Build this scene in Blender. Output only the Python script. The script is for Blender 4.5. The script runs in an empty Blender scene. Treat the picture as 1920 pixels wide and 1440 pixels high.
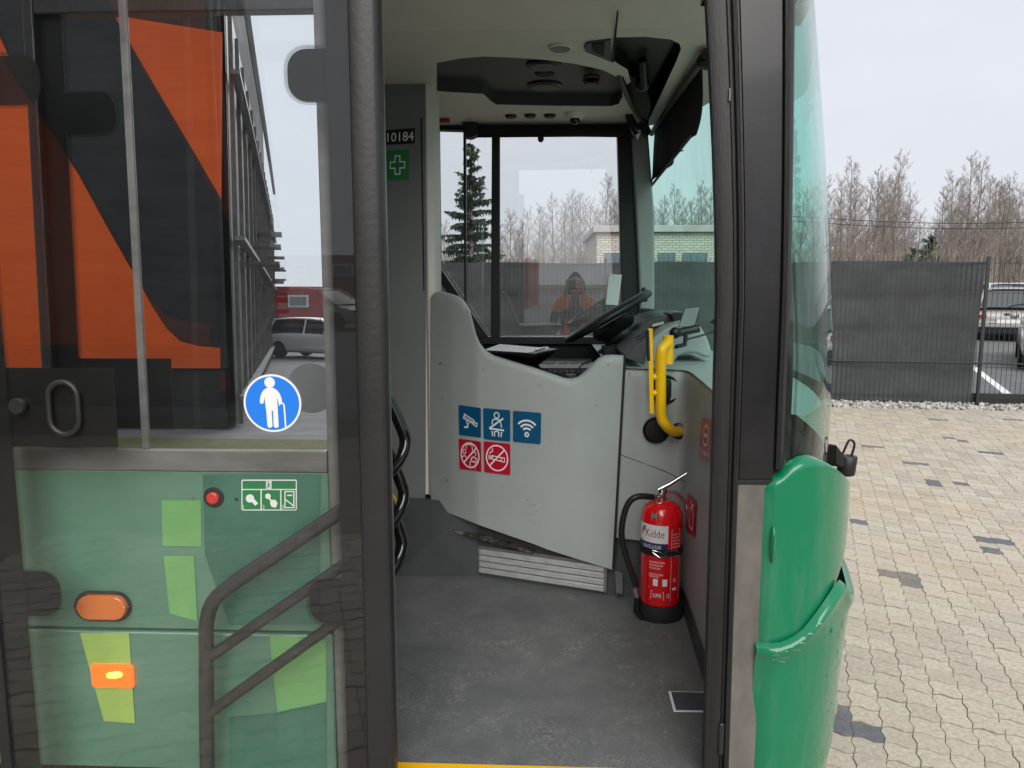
import bpy, bmesh, math, random
from mathutils import Vector, Matrix
from mathutils.geometry import tessellate_polygon
random.seed(7)
R = math.radians
sc = bpy.context.scene
COL = sc.collection

# ------------------------------------------------------------------ camera
FPX, YAW, PITCH, EYE = 1440.0, R(2.45), R(7.6), 1.65
cd = bpy.data.cameras.new('camera'); cam = bpy.data.objects.new('camera', cd); COL.objects.link(cam)
cd.sensor_width = 36; cd.lens = 36 * FPX / 1920; cd.clip_start = 0.02; cd.clip_end = 2000
cam.location = (0, 0, EYE); cam.rotation_euler = (R(90) - PITCH, 0, YAW)
sc.camera = cam

# ------------------------------------------------------------------ sky (overcast) and sun
SUN_EL, SUN_AZ = R(38), R(172)      # azimuth clockwise from +Y: soft light from behind the photographer
w = bpy.data.worlds.new('World'); sc.world = w; w.use_nodes = True
nt = w.node_tree; nt.nodes.clear()
out = nt.nodes.new('ShaderNodeOutputWorld')
sky = nt.nodes.new('ShaderNodeTexSky'); sky.sky_type = 'NISHITA'; sky.sun_disc = False
sky.sun_elevation = SUN_EL; sky.sun_rotation = SUN_AZ
b1 = nt.nodes.new('ShaderNodeBackground'); b1.inputs['Strength'].default_value = 0.1
nt.links.new(sky.outputs[0], b1.inputs['Color'])
tc = nt.nodes.new('ShaderNodeTexCoord')
nz = nt.nodes.new('ShaderNodeTexNoise'); nz.inputs['Scale'].default_value = 1.6; nz.inputs['Detail'].default_value = 5
mp = nt.nodes.new('ShaderNodeMapping'); mp.inputs['Scale'].default_value = (1, 1, 2.4)
nt.links.new(tc.outputs['Generated'], mp.inputs[0]); nt.links.new(mp.outputs[0], nz.inputs['Vector'])
rp = nt.nodes.new('ShaderNodeValToRGB')
rp.color_ramp.elements[0].position = 0.3; rp.color_ramp.elements[0].color = (0.70, 0.735, 0.815, 1)
rp.color_ramp.elements[1].position = 0.7; rp.color_ramp.elements[1].color = (0.83, 0.85, 0.905, 1)
nt.links.new(nz.outputs['Fac'], rp.inputs[0])
b2 = nt.nodes.new('ShaderNodeBackground'); b2.inputs['Strength'].default_value = 0.475
nt.links.new(rp.outputs[0], b2.inputs['Color'])
mx = nt.nodes.new('ShaderNodeMixShader'); mx.inputs[0].default_value = 0.97
nt.links.new(b1.outputs[0], mx.inputs[1]); nt.links.new(b2.outputs[0], mx.inputs[2]); nt.links.new(mx.outputs[0], out.inputs[0])
sl = bpy.data.lights.new('sun', 'SUN'); sl.energy = 1.5; sl.angle = R(50); sl.color = (1, 0.97, 0.93)
sun = bpy.data.objects.new('sun', sl); COL.objects.link(sun)
_d = Vector((math.sin(SUN_AZ) * math.cos(SUN_EL), math.cos(SUN_AZ) * math.cos(SUN_EL), math.sin(SUN_EL)))
sun.rotation_euler = _d.to_track_quat('Z', 'Y').to_euler(); sun.location = (0, 0, 30)
sc.view_settings.view_transform = 'Standard'; sc.view_settings.look = 'None'
sc.view_settings.exposure = 1.05; sc.view_settings.gamma = 1; sc.view_settings.use_curve_mapping = False
sc.cycles.max_bounces = 10; sc.cycles.transparent_max_bounces = 20; sc.cycles.diffuse_bounces = 5
sc.cycles.glossy_bounces = 6; sc.cycles.sample_clamp_indirect = 6
sc.cycles.use_denoising = True

# ------------------------------------------------------------------ measuring from the photograph
_F = Vector((-math.sin(YAW) * math.cos(PITCH), math.cos(YAW) * math.cos(PITCH), -math.sin(PITCH)))
_RT = Vector((math.cos(YAW), math.sin(YAW), 0)); _UP = _RT.cross(_F); EYEP = Vector((0, 0, EYE))
def ray(px, py): return _F + _RT * ((px - 960) / FPX) - _UP * ((py - 720) / FPX)
def A(px, py, Y): d = ray(px, py); return EYEP + d * (Y / d.y)
def AX(px, py, X): d = ray(px, py); return EYEP + d * (X / d.x)
def AZ(px, py, Z): d = ray(px, py); return EYEP + d * ((Z - EYE) / d.z)
def AP(px, py, p0, n): d = ray(px, py); return EYEP + d * ((p0 - EYEP).dot(n) / d.dot(n))

# ------------------------------------------------------------------ materials
def mat(name, col, rough=0.5, metal=0.0, spec=0.5, var=0.0, vscale=8.0, bump=0.0, bscale=60.0, coat=0.0, col2=None,
        emis=None, estr=0.0, stretch=(1, 1, 1), rvar=0.0, lo=0.35, hi=0.65):
    m = bpy.data.materials.new(name); m.use_nodes = True
    n = m.node_tree; p = n.nodes['Principled BSDF']
    p.inputs['Base Color'].default_value = (*col, 1); p.inputs['Roughness'].default_value = rough
    p.inputs['Metallic'].default_value = metal; p.inputs['Specular IOR Level'].default_value = spec
    p.inputs['Coat Weight'].default_value = coat; p.inputs['Coat Roughness'].default_value = 0.05
    if emis: p.inputs['Emission Color'].default_value = (*emis, 1); p.inputs['Emission Strength'].default_value = estr
    if var or col2 or bump or rvar:
        t = n.nodes.new('ShaderNodeTexCoord'); mpn = n.nodes.new('ShaderNodeMapping'); mpn.inputs['Scale'].default_value = stretch
        n.links.new(t.outputs['Object'], mpn.inputs[0])
    if var or col2 or rvar:
        tx = n.nodes.new('ShaderNodeTexNoise'); tx.inputs['Scale'].default_value = vscale; tx.inputs['Detail'].default_value = 6; tx.inputs['Roughness'].default_value = 0.62
        n.links.new(mpn.outputs[0], tx.inputs['Vector'])
        cr = n.nodes.new('ShaderNodeValToRGB'); n.links.new(tx.outputs['Fac'], cr.inputs[0])
        a = col if col2 else tuple(c * (1 - var) for c in col); b = col2 if col2 else tuple(min(1, c * (1 + var)) for c in col)
        cr.color_ramp.elements[0].position = lo; cr.color_ramp.elements[0].color = (*a, 1)
        cr.color_ramp.elements[1].position = hi; cr.color_ramp.elements[1].color = (*b, 1)
        n.links.new(cr.outputs[0], p.inputs['Base Color'])
        if rvar:
            mr = n.nodes.new('ShaderNodeMapRange'); mr.inputs[3].default_value = max(0, rough - rvar); mr.inputs[4].default_value = min(1, rough + rvar)
            n.links.new(tx.outputs['Fac'], mr.inputs[0]); n.links.new(mr.outputs[0], p.inputs['Roughness'])
    if bump:
        tb = n.nodes.new('ShaderNodeTexNoise'); tb.inputs['Scale'].default_value = bscale; tb.inputs['Detail'].default_value = 4
        n.links.new(mpn.outputs[0], tb.inputs['Vector'])
        bn = n.nodes.new('ShaderNodeBump'); bn.inputs['Strength'].default_value = bump; bn.inputs['Distance'].default_value = 0.01
        n.links.new(tb.outputs['Fac'], bn.inputs['Height']); n.links.new(bn.outputs[0], p.inputs['Normal'])
    return m

def glass(name, tint, ior=1.8, haze=0.0, hazecol=(0.8, 0.82, 0.8), hscale=6.0, hstretch=(1, 1, 1), base=0.0, rough=0.0):
    m = bpy.data.materials.new(name); m.use_nodes = True; n = m.node_tree; n.nodes.clear()
    o = n.nodes.new('ShaderNodeOutputMaterial'); tr = n.nodes.new('ShaderNodeBsdfTransparent'); tr.inputs[0].default_value = (*tint, 1)
    gl = n.nodes.new('ShaderNodeBsdfGlossy'); gl.inputs['Roughness'].default_value = rough; gl.inputs['Color'].default_value = (0.95, 0.97, 0.97, 1)
    lw = n.nodes.new('ShaderNodeLayerWeight'); lw.inputs[0].default_value = 0.5
    pw = n.nodes.new('ShaderNodeMath'); pw.operation = 'POWER'; pw.inputs[1].default_value = 4.5; n.links.new(lw.outputs['Facing'], pw.inputs[0])
    r0 = ((ior - 1) / (ior + 1)) ** 2
    ml = n.nodes.new('ShaderNodeMath'); ml.operation = 'MULTIPLY_ADD'; ml.inputs[1].default_value = 1 - r0; ml.inputs[2].default_value = r0; n.links.new(pw.outputs[0], ml.inputs[0])
    mxs = n.nodes.new('ShaderNodeMixShader')
    fac = ml.outputs[0]
    if base:
        ma = n.nodes.new('ShaderNodeMath'); ma.operation = 'ADD'; ma.use_clamp = True; ma.inputs[1].default_value = base
        n.links.new(fac, ma.inputs[0]); fac = ma.outputs[0]
    n.links.new(fac, mxs.inputs[0]); n.links.new(gl.outputs[0], mxs.inputs[2])
    src = tr.outputs[0]
    if haze:
        t = n.nodes.new('ShaderNodeTexCoord'); mpn = n.nodes.new('ShaderNodeMapping'); mpn.inputs['Scale'].default_value = hstretch
        tx = n.nodes.new('ShaderNodeTexNoise'); tx.inputs['Scale'].default_value = hscale; tx.inputs['Detail'].default_value = 7; tx.inputs['Roughness'].default_value = 0.65
        n.links.new(t.outputs['Object'], mpn.inputs[0]); n.links.new(mpn.outputs[0], tx.inputs['Vector'])
        mr = n.nodes.new('ShaderNodeMapRange'); mr.inputs[1].default_value = 0.42; mr.inputs[2].default_value = 0.8; mr.inputs[3].default_value = 0; mr.inputs[4].default_value = haze
        n.links.new(tx.outputs['Fac'], mr.inputs[0])
        df = n.nodes.new('ShaderNodeBsdfDiffuse'); df.inputs[0].default_value = (*hazecol, 1)
        m2 = n.nodes.new('ShaderNodeMixShader'); n.links.new(mr.outputs[0], m2.inputs[0]); n.links.new(src, m2.inputs[1]); n.links.new(df.outputs[0], m2.inputs[2]); src = m2.outputs[0]
    n.links.new(src, mxs.inputs[1]); n.links.new(mxs.outputs[0], o.inputs[0])
    return m

def mirror_glass(name, refl, dark=(0.012, 0.016, 0.016)):
    m = bpy.data.materials.new(name); m.use_nodes = True; n = m.node_tree; n.nodes.clear()
    o = n.nodes.new('ShaderNodeOutputMaterial'); df = n.nodes.new('ShaderNodeBsdfDiffuse'); df.inputs[0].default_value = (*dark, 1)
    gl = n.nodes.new('ShaderNodeBsdfGlossy'); gl.inputs['Roughness'].default_value = 0.0; gl.inputs['Color'].default_value = (0.97, 0.985, 1.0, 1)
    mxs = n.nodes.new('ShaderNodeMixShader'); mxs.inputs[0].default_value = refl
    t = n.nodes.new('ShaderNodeTexCoord'); mpn = n.nodes.new('ShaderNodeMapping'); mpn.inputs['Scale'].default_value = (2.2, 1, 0.6)      # slightly wavy toughened glass
    tx = n.nodes.new('ShaderNodeTexNoise'); tx.inputs['Scale'].default_value = 1.4; tx.inputs['Detail'].default_value = 1; n.links.new(t.outputs['Object'], mpn.inputs[0]); n.links.new(mpn.outputs[0], tx.inputs['Vector'])
    bn = n.nodes.new('ShaderNodeBump'); bn.inputs['Strength'].default_value = 0.35; bn.inputs['Distance'].default_value = 0.0014; n.links.new(tx.outputs['Fac'], bn.inputs['Height']); n.links.new(bn.outputs[0], gl.inputs['Normal'])
    n.links.new(df.outputs[0], mxs.inputs[1]); n.links.new(gl.outputs[0], mxs.inputs[2]); n.links.new(mxs.outputs[0], o.inputs[0])
    return m

# ------------------------------------------------------------------ mesh builder
class MB:
    def __init__(s): s.v = []; s.f = []
    def add(s, vs, fs):
        k = len(s.v); s.v += [Vector(v) for v in vs]; s.f += [tuple(i + k for i in f) for f in fs]; return s
    def box(s, x0, x1, y0, y1, z0, z1):
        return s.add([(x0, y0, z0), (x1, y0, z0), (x1, y1, z0), (x0, y1, z0), (x0, y0, z1), (x1, y0, z1), (x1, y1, z1), (x0, y1, z1)],
                     [(0, 3, 2, 1), (4, 5, 6, 7), (0, 1, 5, 4), (1, 2, 6, 5), (2, 3, 7, 6), (3, 0, 4, 7)])
    def obox(s, c, a, b, d):      # centre and three half-axes
        c, a, b, d = Vector(c), Vector(a), Vector(b), Vector(d)
        return s.add([c - a - b - d, c + a - b - d, c + a + b - d, c - a + b - d, c - a - b + d, c + a - b + d, c + a + b + d, c - a + b + d],
                     [(0, 3, 2, 1), (4, 5, 6, 7), (0, 1, 5, 4), (1, 2, 6, 5), (2, 3, 7, 6), (3, 0, 4, 7)])
    def tube(s, pts, r, n=10, caps=True, closed=False):
        pts = [Vector(p) for p in pts]; rs = r if isinstance(r, (list, tuple)) else [r] * len(pts)
        k = len(pts); rings = []; prev = None
        for i, p in enumerate(pts):
            if closed: t = pts[(i + 1) % k] - pts[i - 1]
            else: t = pts[min(i + 1, k - 1)] - pts[max(i - 1, 0)]
            t.normalize()
            if prev is None:
                a = t.cross(Vector((0, 0, 1)));
                if a.length < 0.1: a = t.cross(Vector((1, 0, 0)))
            else: a = prev - t * prev.dot(t)
            a.normalize(); prev = a; b = t.cross(a)
            rings.append([p + (a * math.cos(2 * math.pi * j / n) + b * math.sin(2 * math.pi * j / n)) * rs[i] for j in range(n)])
        vs = [v for rg in rings for v in rg]; fs = []
        for i in range(k if closed else k - 1):
            i2 = (i + 1) % k
            for j in range(n): fs.append((i * n + j, i * n + (j + 1) % n, i2 * n + (j + 1) % n, i2 * n + j))
        if caps and not closed: fs.append(tuple(range(n - 1, -1, -1))); fs.append(tuple((k - 1) * n + j for j in range(n)))
        return s.add(vs, fs)
    def cyl(s, p0, p1, r0, r1=None, n=20): return s.tube([p0, p1], [r0, r0 if r1 is None else r1], n)
    def lathe(s, prof, o, ax=(0, 0, 1), n=28, caps=True):
        ax = Vector(ax).normalized(); a = ax.cross(Vector((0, 0, 1)));
        if a.length < 0.1: a = Vector((1, 0, 0))
        a.normalize(); b = ax.cross(a); o = Vector(o); vs = []; fs = []; k = len(prof)
        for r, h in prof:
            for j in range(n): t = 2 * math.pi * j / n; vs.append(o + ax * h + (a * math.cos(t) + b * math.sin(t)) * r)
        for i in range(k - 1):
            for j in range(n): fs.append((i * n + j, i * n + (j + 1) % n, (i + 1) * n + (j + 1) % n, (i + 1) * n + j))
        if caps: fs.append(tuple(range(n - 1, -1, -1))); fs.append(tuple((k - 1) * n + j for j in range(n)))
        return s.add(vs, fs)
    def prism(s, poly, off):
        poly = [Vector(p) for p in poly]; off = Vector(off); k = len(poly)
        return s.add(poly + [p + off for p in poly], [tuple(range(k - 1, -1, -1)), tuple(range(k, 2 * k))] + [(i, (i + 1) % k, k + (i + 1) % k, k + i) for i in range(k)])
    def ell(s, c, rx, ry, rz, nu=16, nv=10):
        c = Vector(c); vs = [c + Vector((0, 0, -rz))]
        for i in range(1, nv):
            p = -math.pi / 2 + math.pi * i / nv
            for j in range(nu): t = 2 * math.pi * j / nu; vs.append(c + Vector((rx * math.cos(p) * math.cos(t), ry * math.cos(p) * math.sin(t), rz * math.sin(p))))
        vs.append(c + Vector((0, 0, rz))); fs = []; L = len(vs) - 1
        for j in range(nu): fs.append((0, 1 + (j + 1) % nu, 1 + j)); fs.append((L, 1 + (nv - 2) * nu + j, 1 + (nv - 2) * nu + (j + 1) % nu))
        for i in range(nv - 2):
            for j in range(nu): fs.append((1 + i * nu + j, 1 + i * nu + (j + 1) % nu, 1 + (i + 1) * nu + (j + 1) % nu, 1 + (i + 1) * nu + j))
        return s.add(vs, fs)
    def grid(s, fn, nu, nv):
        vs = [fn(i / nu, j / nv) for j in range(nv + 1) for i in range(nu + 1)]
        return s.add(vs, [(j * (nu + 1) + i, j * (nu + 1) + i + 1, (j + 1) * (nu + 1) + i + 1, (j + 1) * (nu + 1) + i) for j in range(nv) for i in range(nu)])
    def holed(s, outer, holes):       # flat sheet with holes
        loops = [[Vector(p) for p in outer]] + [[Vector(p) for p in h] for h in holes]
        vs = [p for l in loops for p in l]; return s.add(vs, tessellate_polygon(loops))
    def mesh(s, name, m=None, smooth=0):
        me = bpy.data.meshes.new(name); me.from_pydata([tuple(v) for v in s.v], [], s.f)
        bm = bmesh.new(); bm.from_mesh(me); bmesh.ops.recalc_face_normals(bm, faces=bm.faces[:]); bm.to_mesh(me); bm.free()
        if m: me.materials.append(m)
        if smooth:
            me.polygons.foreach_set('use_smooth', [True] * len(me.polygons)); me.set_sharp_from_angle(angle=R(smooth))
        me.update(); return me
    def build(s, name, m, parent=None, smooth=0, bevel=0, seg=2, label=None, solid=0, sub=0):
        o = bpy.data.objects.new(name, s.mesh(name, m, smooth or (35 if bevel else 0))); COL.objects.link(o)
        if solid: md = o.modifiers.new('solid', 'SOLIDIFY'); md.thickness = solid; md.offset = 0
        if bevel: md = o.modifiers.new('bevel', 'BEVEL'); md.width = bevel; md.segments = seg; md.limit_method = 'ANGLE'; md.angle_limit = R(40); md.harden_normals = False
        if sub: md = o.modifiers.new('sub', 'SUBSURF'); md.levels = sub; md.render_levels = sub
        if parent: adopt(o, parent)
        if label: o['label'] = label
        return o

def adopt(o, parent):
    o.parent = parent
    if parent.type == 'EMPTY' and parent.get('_world'): o.matrix_parent_inverse = Matrix.Translation(-parent.location)
def thing(name, label, cat, loc=(0, 0, 0), group=None, world=True, rz=0):
    o = bpy.data.objects.new(name, None); COL.objects.link(o); o.location = loc; o.rotation_euler = (0, 0, rz); o.empty_display_size = 0.2
    o['label'] = label; o['category'] = cat
    if world: o['_world'] = 1
    if group: o['group'] = group
    return o
def tag(o, label=None, cat=None, group=None, kind=None):
    for k, v in (('label', label), ('category', cat), ('group', group), ('kind', kind)):
        if v: o[k] = v
    return o
def arc(c, r, a0, a1, n=10): return [(c[0] + r * math.cos(R(a0 + (a1 - a0) * i / n)), c[1] + r * math.sin(R(a0 + (a1 - a0) * i / n))) for i in range(n + 1)]
def smoothline(pts, k=6):
    pts = [Vector(p) for p in pts]; o = []
    for i in range(len(pts) - 1):
        p0, p1, p2, p3 = pts[max(i - 1, 0)], pts[i], pts[i + 1], pts[min(i + 2, len(pts) - 1)]
        for j in range(k):
            t = j / k; o.append(0.5 * ((2 * p1) + (p2 - p0) * t + (2 * p0 - 5 * p1 + 4 * p2 - p3) * t * t + (3 * p1 - p0 - 3 * p2 + p3) * t ** 3))
    return o + [pts[-1]]

# ---- flat print on a patch: everything is drawn in a w x h rectangle and laid on the surface
class Decal:
    def __init__(s, name, fn, parent, eps=0.0012, normal=None):
        s.fn, s.parent, s.eps = fn, parent, eps; s.name = name
        if normal is None:
            n = (fn(1, 0) - fn(0, 0)).cross(fn(0, 1) - fn(0, 0)).normalized()
            if n.dot(EYEP - fn(0.5, 0.5)) < 0: n = -n
            s.nf = lambda u, v: n
        else: s.nf = normal
        s.lay = 0
    def pt(s, u, v, lay): return s.fn(u, v) + s.nf(u, v) * (s.eps + 0.0004 * lay)
    def base(s, m, rad=0.08, box=(0, 0, 1, 1), asp=1.0, name=None, parent=None, nseg=5, label=None, sub=1):
        x0, y0, x1, y1 = box; rx, ry = rad, rad * asp; P = []
        for cx, cy, a in ((x1 - rx, y1 - ry, 0), (x0 + rx, y1 - ry, 90), (x0 + rx, y0 + ry, 180), (x1 - rx, y0 + ry, 270)):
            for i in range(nseg): t = R(a + 90 * i / (nseg - 1)); P.append((cx + rx * math.cos(t), cy + ry * math.sin(t)))
        mb = MB()
        if sub == 1: mb.add([s.pt(u, v, s.lay) for u, v in P], [tuple(range(len(P)))])
        else: mb.grid(lambda i, j: s.pt(x0 + (x1 - x0) * i, y0 + (y1 - y0) * j, s.lay), sub, 1)
        s.lay += 1; o = mb.build(name or s.name, m, parent or s.parent, label=label); s.o = o; return o
    def ink(s, name, m, strokes=(), discs=(), polys=(), texts=(), parent=None, asp=1.0):
        mb = MB()
        def put(P, F):
            mb.add([s.pt(x, y, s.lay) for x, y in P], F); s.lay += 0.25
        for st in strokes:
            pts, wd = st[0], st[1]; closed = len(st) > 2 and st[2]; k = len(pts); L = []; Rr = []
            Q = [Vector((p[0], p[1] / asp)) for p in pts]
            for i in range(k):
                if closed: a, b = Q[i - 1], Q[(i + 1) % k]
                else: a, b = Q[max(i - 1, 0)], Q[min(i + 1, k - 1)]
                d1 = (Q[i] - a); d2 = (b - Q[i])
                d1 = d1.normalized() if d1.length > 1e-6 else d2.normalized(); d2 = d2.normalized() if d2.length > 1e-6 else d1
                t = (d1 + d2); t = t.normalized() if t.length > 1e-3 else d1
                nn = Vector((-t.y, t.x)); c = max(0.4, nn.dot(Vector((-d1.y, d1.x))))
                L.append(Q[i] + nn * wd / 2 / c); Rr.append(Q[i] - nn * wd / 2 / c)
            P = [(p.x, p.y * asp) for p in L + Rr]
            put(P, [(i, (i + 1) % k, k + (i + 1) % k, k + i) for i in range(k if closed else k - 1)])
        for (cx, cy, r) in discs: put([(cx + r * math.cos(t * math.pi / 12), cy + r * asp * math.sin(t * math.pi / 12)) for t in range(24)], [tuple(range(24))])
        for P in polys: put(P, [tuple(t) for t in tessellate_polygon([[Vector((x, y, 0)) for x, y in P]])])
        for (txt, x, y, h, wmax) in texts:
            V, Fc = text2d(txt); mnx = min(v[0] for v in V); mxx = max(v[0] for v in V); hh = 0.7
            sx = wmax / (mxx - mnx) if wmax else h / hh / asp
            put([(x + (v[0] - mnx) * sx, y + v[1] * h / hh) for v in V], Fc)
        o = mb.build(name, m, parent or s.o); s.lay = math.ceil(s.lay); return o
_tx = {}
def text2d(t):
    if t not in _tx:
        c = bpy.data.curves.new('t', 'FONT'); c.body = t; c.resolution_u = 3; o = bpy.data.objects.new('t', c); COL.objects.link(o)
        bpy.context.view_layer.update(); me = bpy.data.meshes.new_from_object(o.evaluated_get(bpy.context.evaluated_depsgraph_get()))
        _tx[t] = ([(v.co.x, v.co.y) for v in me.vertices], [tuple(p.vertices) for p in me.polygons])
        bpy.data.objects.remove(o); bpy.data.curves.remove(c); bpy.data.meshes.remove(me)
    return _tx[t]
def quad(c):     # patch from bottom-left, bottom-right, top-right, top-left
    c = [Vector(p) for p in c]
    return lambda u, v: (c[0] * (1 - u) + c[1] * u) * (1 - v) + (c[3] * (1 - u) + c[2] * u) * v

# ------------------------------------------------------------------ palette
M = {}
M['grey'] = mat('interior_grey', (0.37, 0.395, 0.388), 0.5, var=0.05, vscale=3, bump=0.12, bscale=350)
M['grey2'] = mat('interior_warm_grey', (0.68, 0.635, 0.585), 0.5, var=0.05, vscale=2.5, bump=0.1, bscale=300)
M['greyp'] = mat('partition_grey', (0.17, 0.178, 0.175), 0.5, var=0.05, vscale=3, bump=0.12, bscale=350)
M['greyd'] = mat('console_dark_grey', (0.055, 0.058, 0.058), 0.5, var=0.1, vscale=4, bump=0.1, bscale=300)
M['black'] = mat('black_plastic', (0.007, 0.007, 0.0075), 0.42, var=0.2, vscale=9)
M['blackm'] = mat('black_matt', (0.008, 0.008, 0.0085), 0.75)
M['cloth'] = mat('blind_fabric', (0.008, 0.008, 0.0085), 0.85, bump=0.3, bscale=500)
M['rubber'] = mat('weathered_rubber', (0.014, 0.0137, 0.0137), 0.42, col2=(0.023, 0.0222, 0.022), vscale=4, bump=0.08, bscale=60, lo=0.3, hi=0.8)
M['rubberd'] = mat('dark_rubber', (0.009, 0.0085, 0.0085), 0.45, col2=(0.015, 0.0142, 0.0142), vscale=18, stretch=(3, 3, 0.3), bump=0.12, bscale=80)
M['frit'] = mat('black_frit', (0.006, 0.006, 0.006), 0.6, spec=0.2)
M['pillar'] = mat('black_gloss_panel', (0.011, 0.011, 0.012), 0.25, col2=(0.02, 0.019, 0.021), vscale=5, stretch=(1, 1, 0.8), coat=0.1, spec=0.35, rvar=0.12)
M['alu'] = mat('dirty_beige_metal', (0.11, 0.1, 0.09), 0.5, col2=(0.18, 0.165, 0.15), vscale=9, stretch=(1, 1, 0.5))
M['steel'] = mat('brushed_steel', (0.55, 0.55, 0.54), 0.28, metal=1, var=0.15, vscale=30, stretch=(1, 1, 8))
M['chrome'] = mat('chrome', (0.75, 0.75, 0.74), 0.12, metal=1)
M['green'] = mat('bus_green', (0.005, 0.185, 0.082), 0.2, col2=(0.055, 0.205, 0.13), vscale=9, coat=0.5, spec=0.35, stretch=(2.4, 2.4, 0.45), rvar=0.12, lo=0.5, hi=0.85, bump=0.03, bscale=25)
M['green2'] = mat('bus_side_green', (0.075, 0.19, 0.125), 0.35, col2=(0.12, 0.23, 0.165), vscale=2.5, coat=0.2, stretch=(0.6, 1, 2), rvar=0.1)
M['greend'] = mat('livery_dark_green', (0.05, 0.15, 0.105), 0.3, var=0.15, vscale=5)
M['greenl'] = mat('livery_light_green', (0.16, 0.37, 0.13), 0.3, var=0.1, vscale=5)
M['greeny'] = mat('livery_yellow_green', (0.3, 0.45, 0.1), 0.3, var=0.1, vscale=5)
M['trim'] = mat('grey_trim', (0.15, 0.145, 0.14), 0.4, var=0.2, vscale=6, stretch=(1, 1, 4))
M['rail'] = mat('grey_handrail', (0.032, 0.031, 0.031), 0.4, var=0.2, vscale=20)
M['yellow'] = mat('yellow_powder_coat', (0.98, 0.55, 0.001), 0.33, col2=(0.95, 0.49, 0.001), vscale=9, coat=0.2)
M['red'] = mat('extinguisher_red', (0.8, 0.008, 0.012), 0.2, coat=0.6)
M['white'] = mat('white_print', (0.8, 0.8, 0.79), 0.45)
M['stk_blue'] = mat('sticker_blue', (0.005, 0.085, 0.19), 0.35)
M['stk_red'] = mat('sticker_red', (0.5, 0.008, 0.03), 0.35)
M['stk_green'] = mat('sticker_green', (0.01, 0.2, 0.06), 0.4)
M['stk_sky'] = mat('sticker_bright_blue', (0.015, 0.2, 0.75), 0.35)
M['kidred'] = mat('print_red', (0.35, 0.01, 0.03), 0.4)
M['navy'] = mat('print_navy', (0.01, 0.03, 0.12), 0.4)
M['mask_grey'] = mat('reflection_mask', (0.22, 0.225, 0.225), 0.6)  # grey chosen to blend with the mirrored yard
M['teal'] = mat('print_teal', (0.02, 0.4, 0.35), 0.4)
M['amber'] = mat('amber_lens', (0.6, 0.14, 0.02), 0.15, coat=0.5)
M['amber_lit'] = mat('amber_lit', (0.8, 0.25, 0.02), 0.3, emis=(1, 0.4, 0.02), estr=8)
M['amber_dim'] = mat('amber_glow', (0.8, 0.1, 0.01), 0.3, emis=(1, 0.1, 0.005), estr=0.75)
M['screen'] = mat('dark_screen', (0.02, 0.02, 0.02), 0.06)
M['paper'] = mat('paper', (0.85, 0.85, 0.84), 0.7, var=0.04, vscale=20)
M['g_clear'] = glass('door_glass', (0.985, 0.992, 0.99), 1.42, haze=0.012, hazecol=(0.4, 0.4, 0.38), hscale=3)
M['g_cab'] = glass('cab_window_glass', (0.93, 0.95, 0.95), 2.35, haze=0.02, hscale=5)
M['g_green'] = glass('windscreen_glass', (0.60, 0.88, 0.80), 1.6, haze=0.13, hazecol=(0.55, 0.66, 0.62), hscale=9, hstretch=(2.2, 2.2, 0.35))
M['g_mirror'] = mirror_glass('coated_side_glass', 0.96)
M['g_saloon'] = glass('saloon_glass', (0.55, 0.6, 0.58), 1.8)
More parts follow.
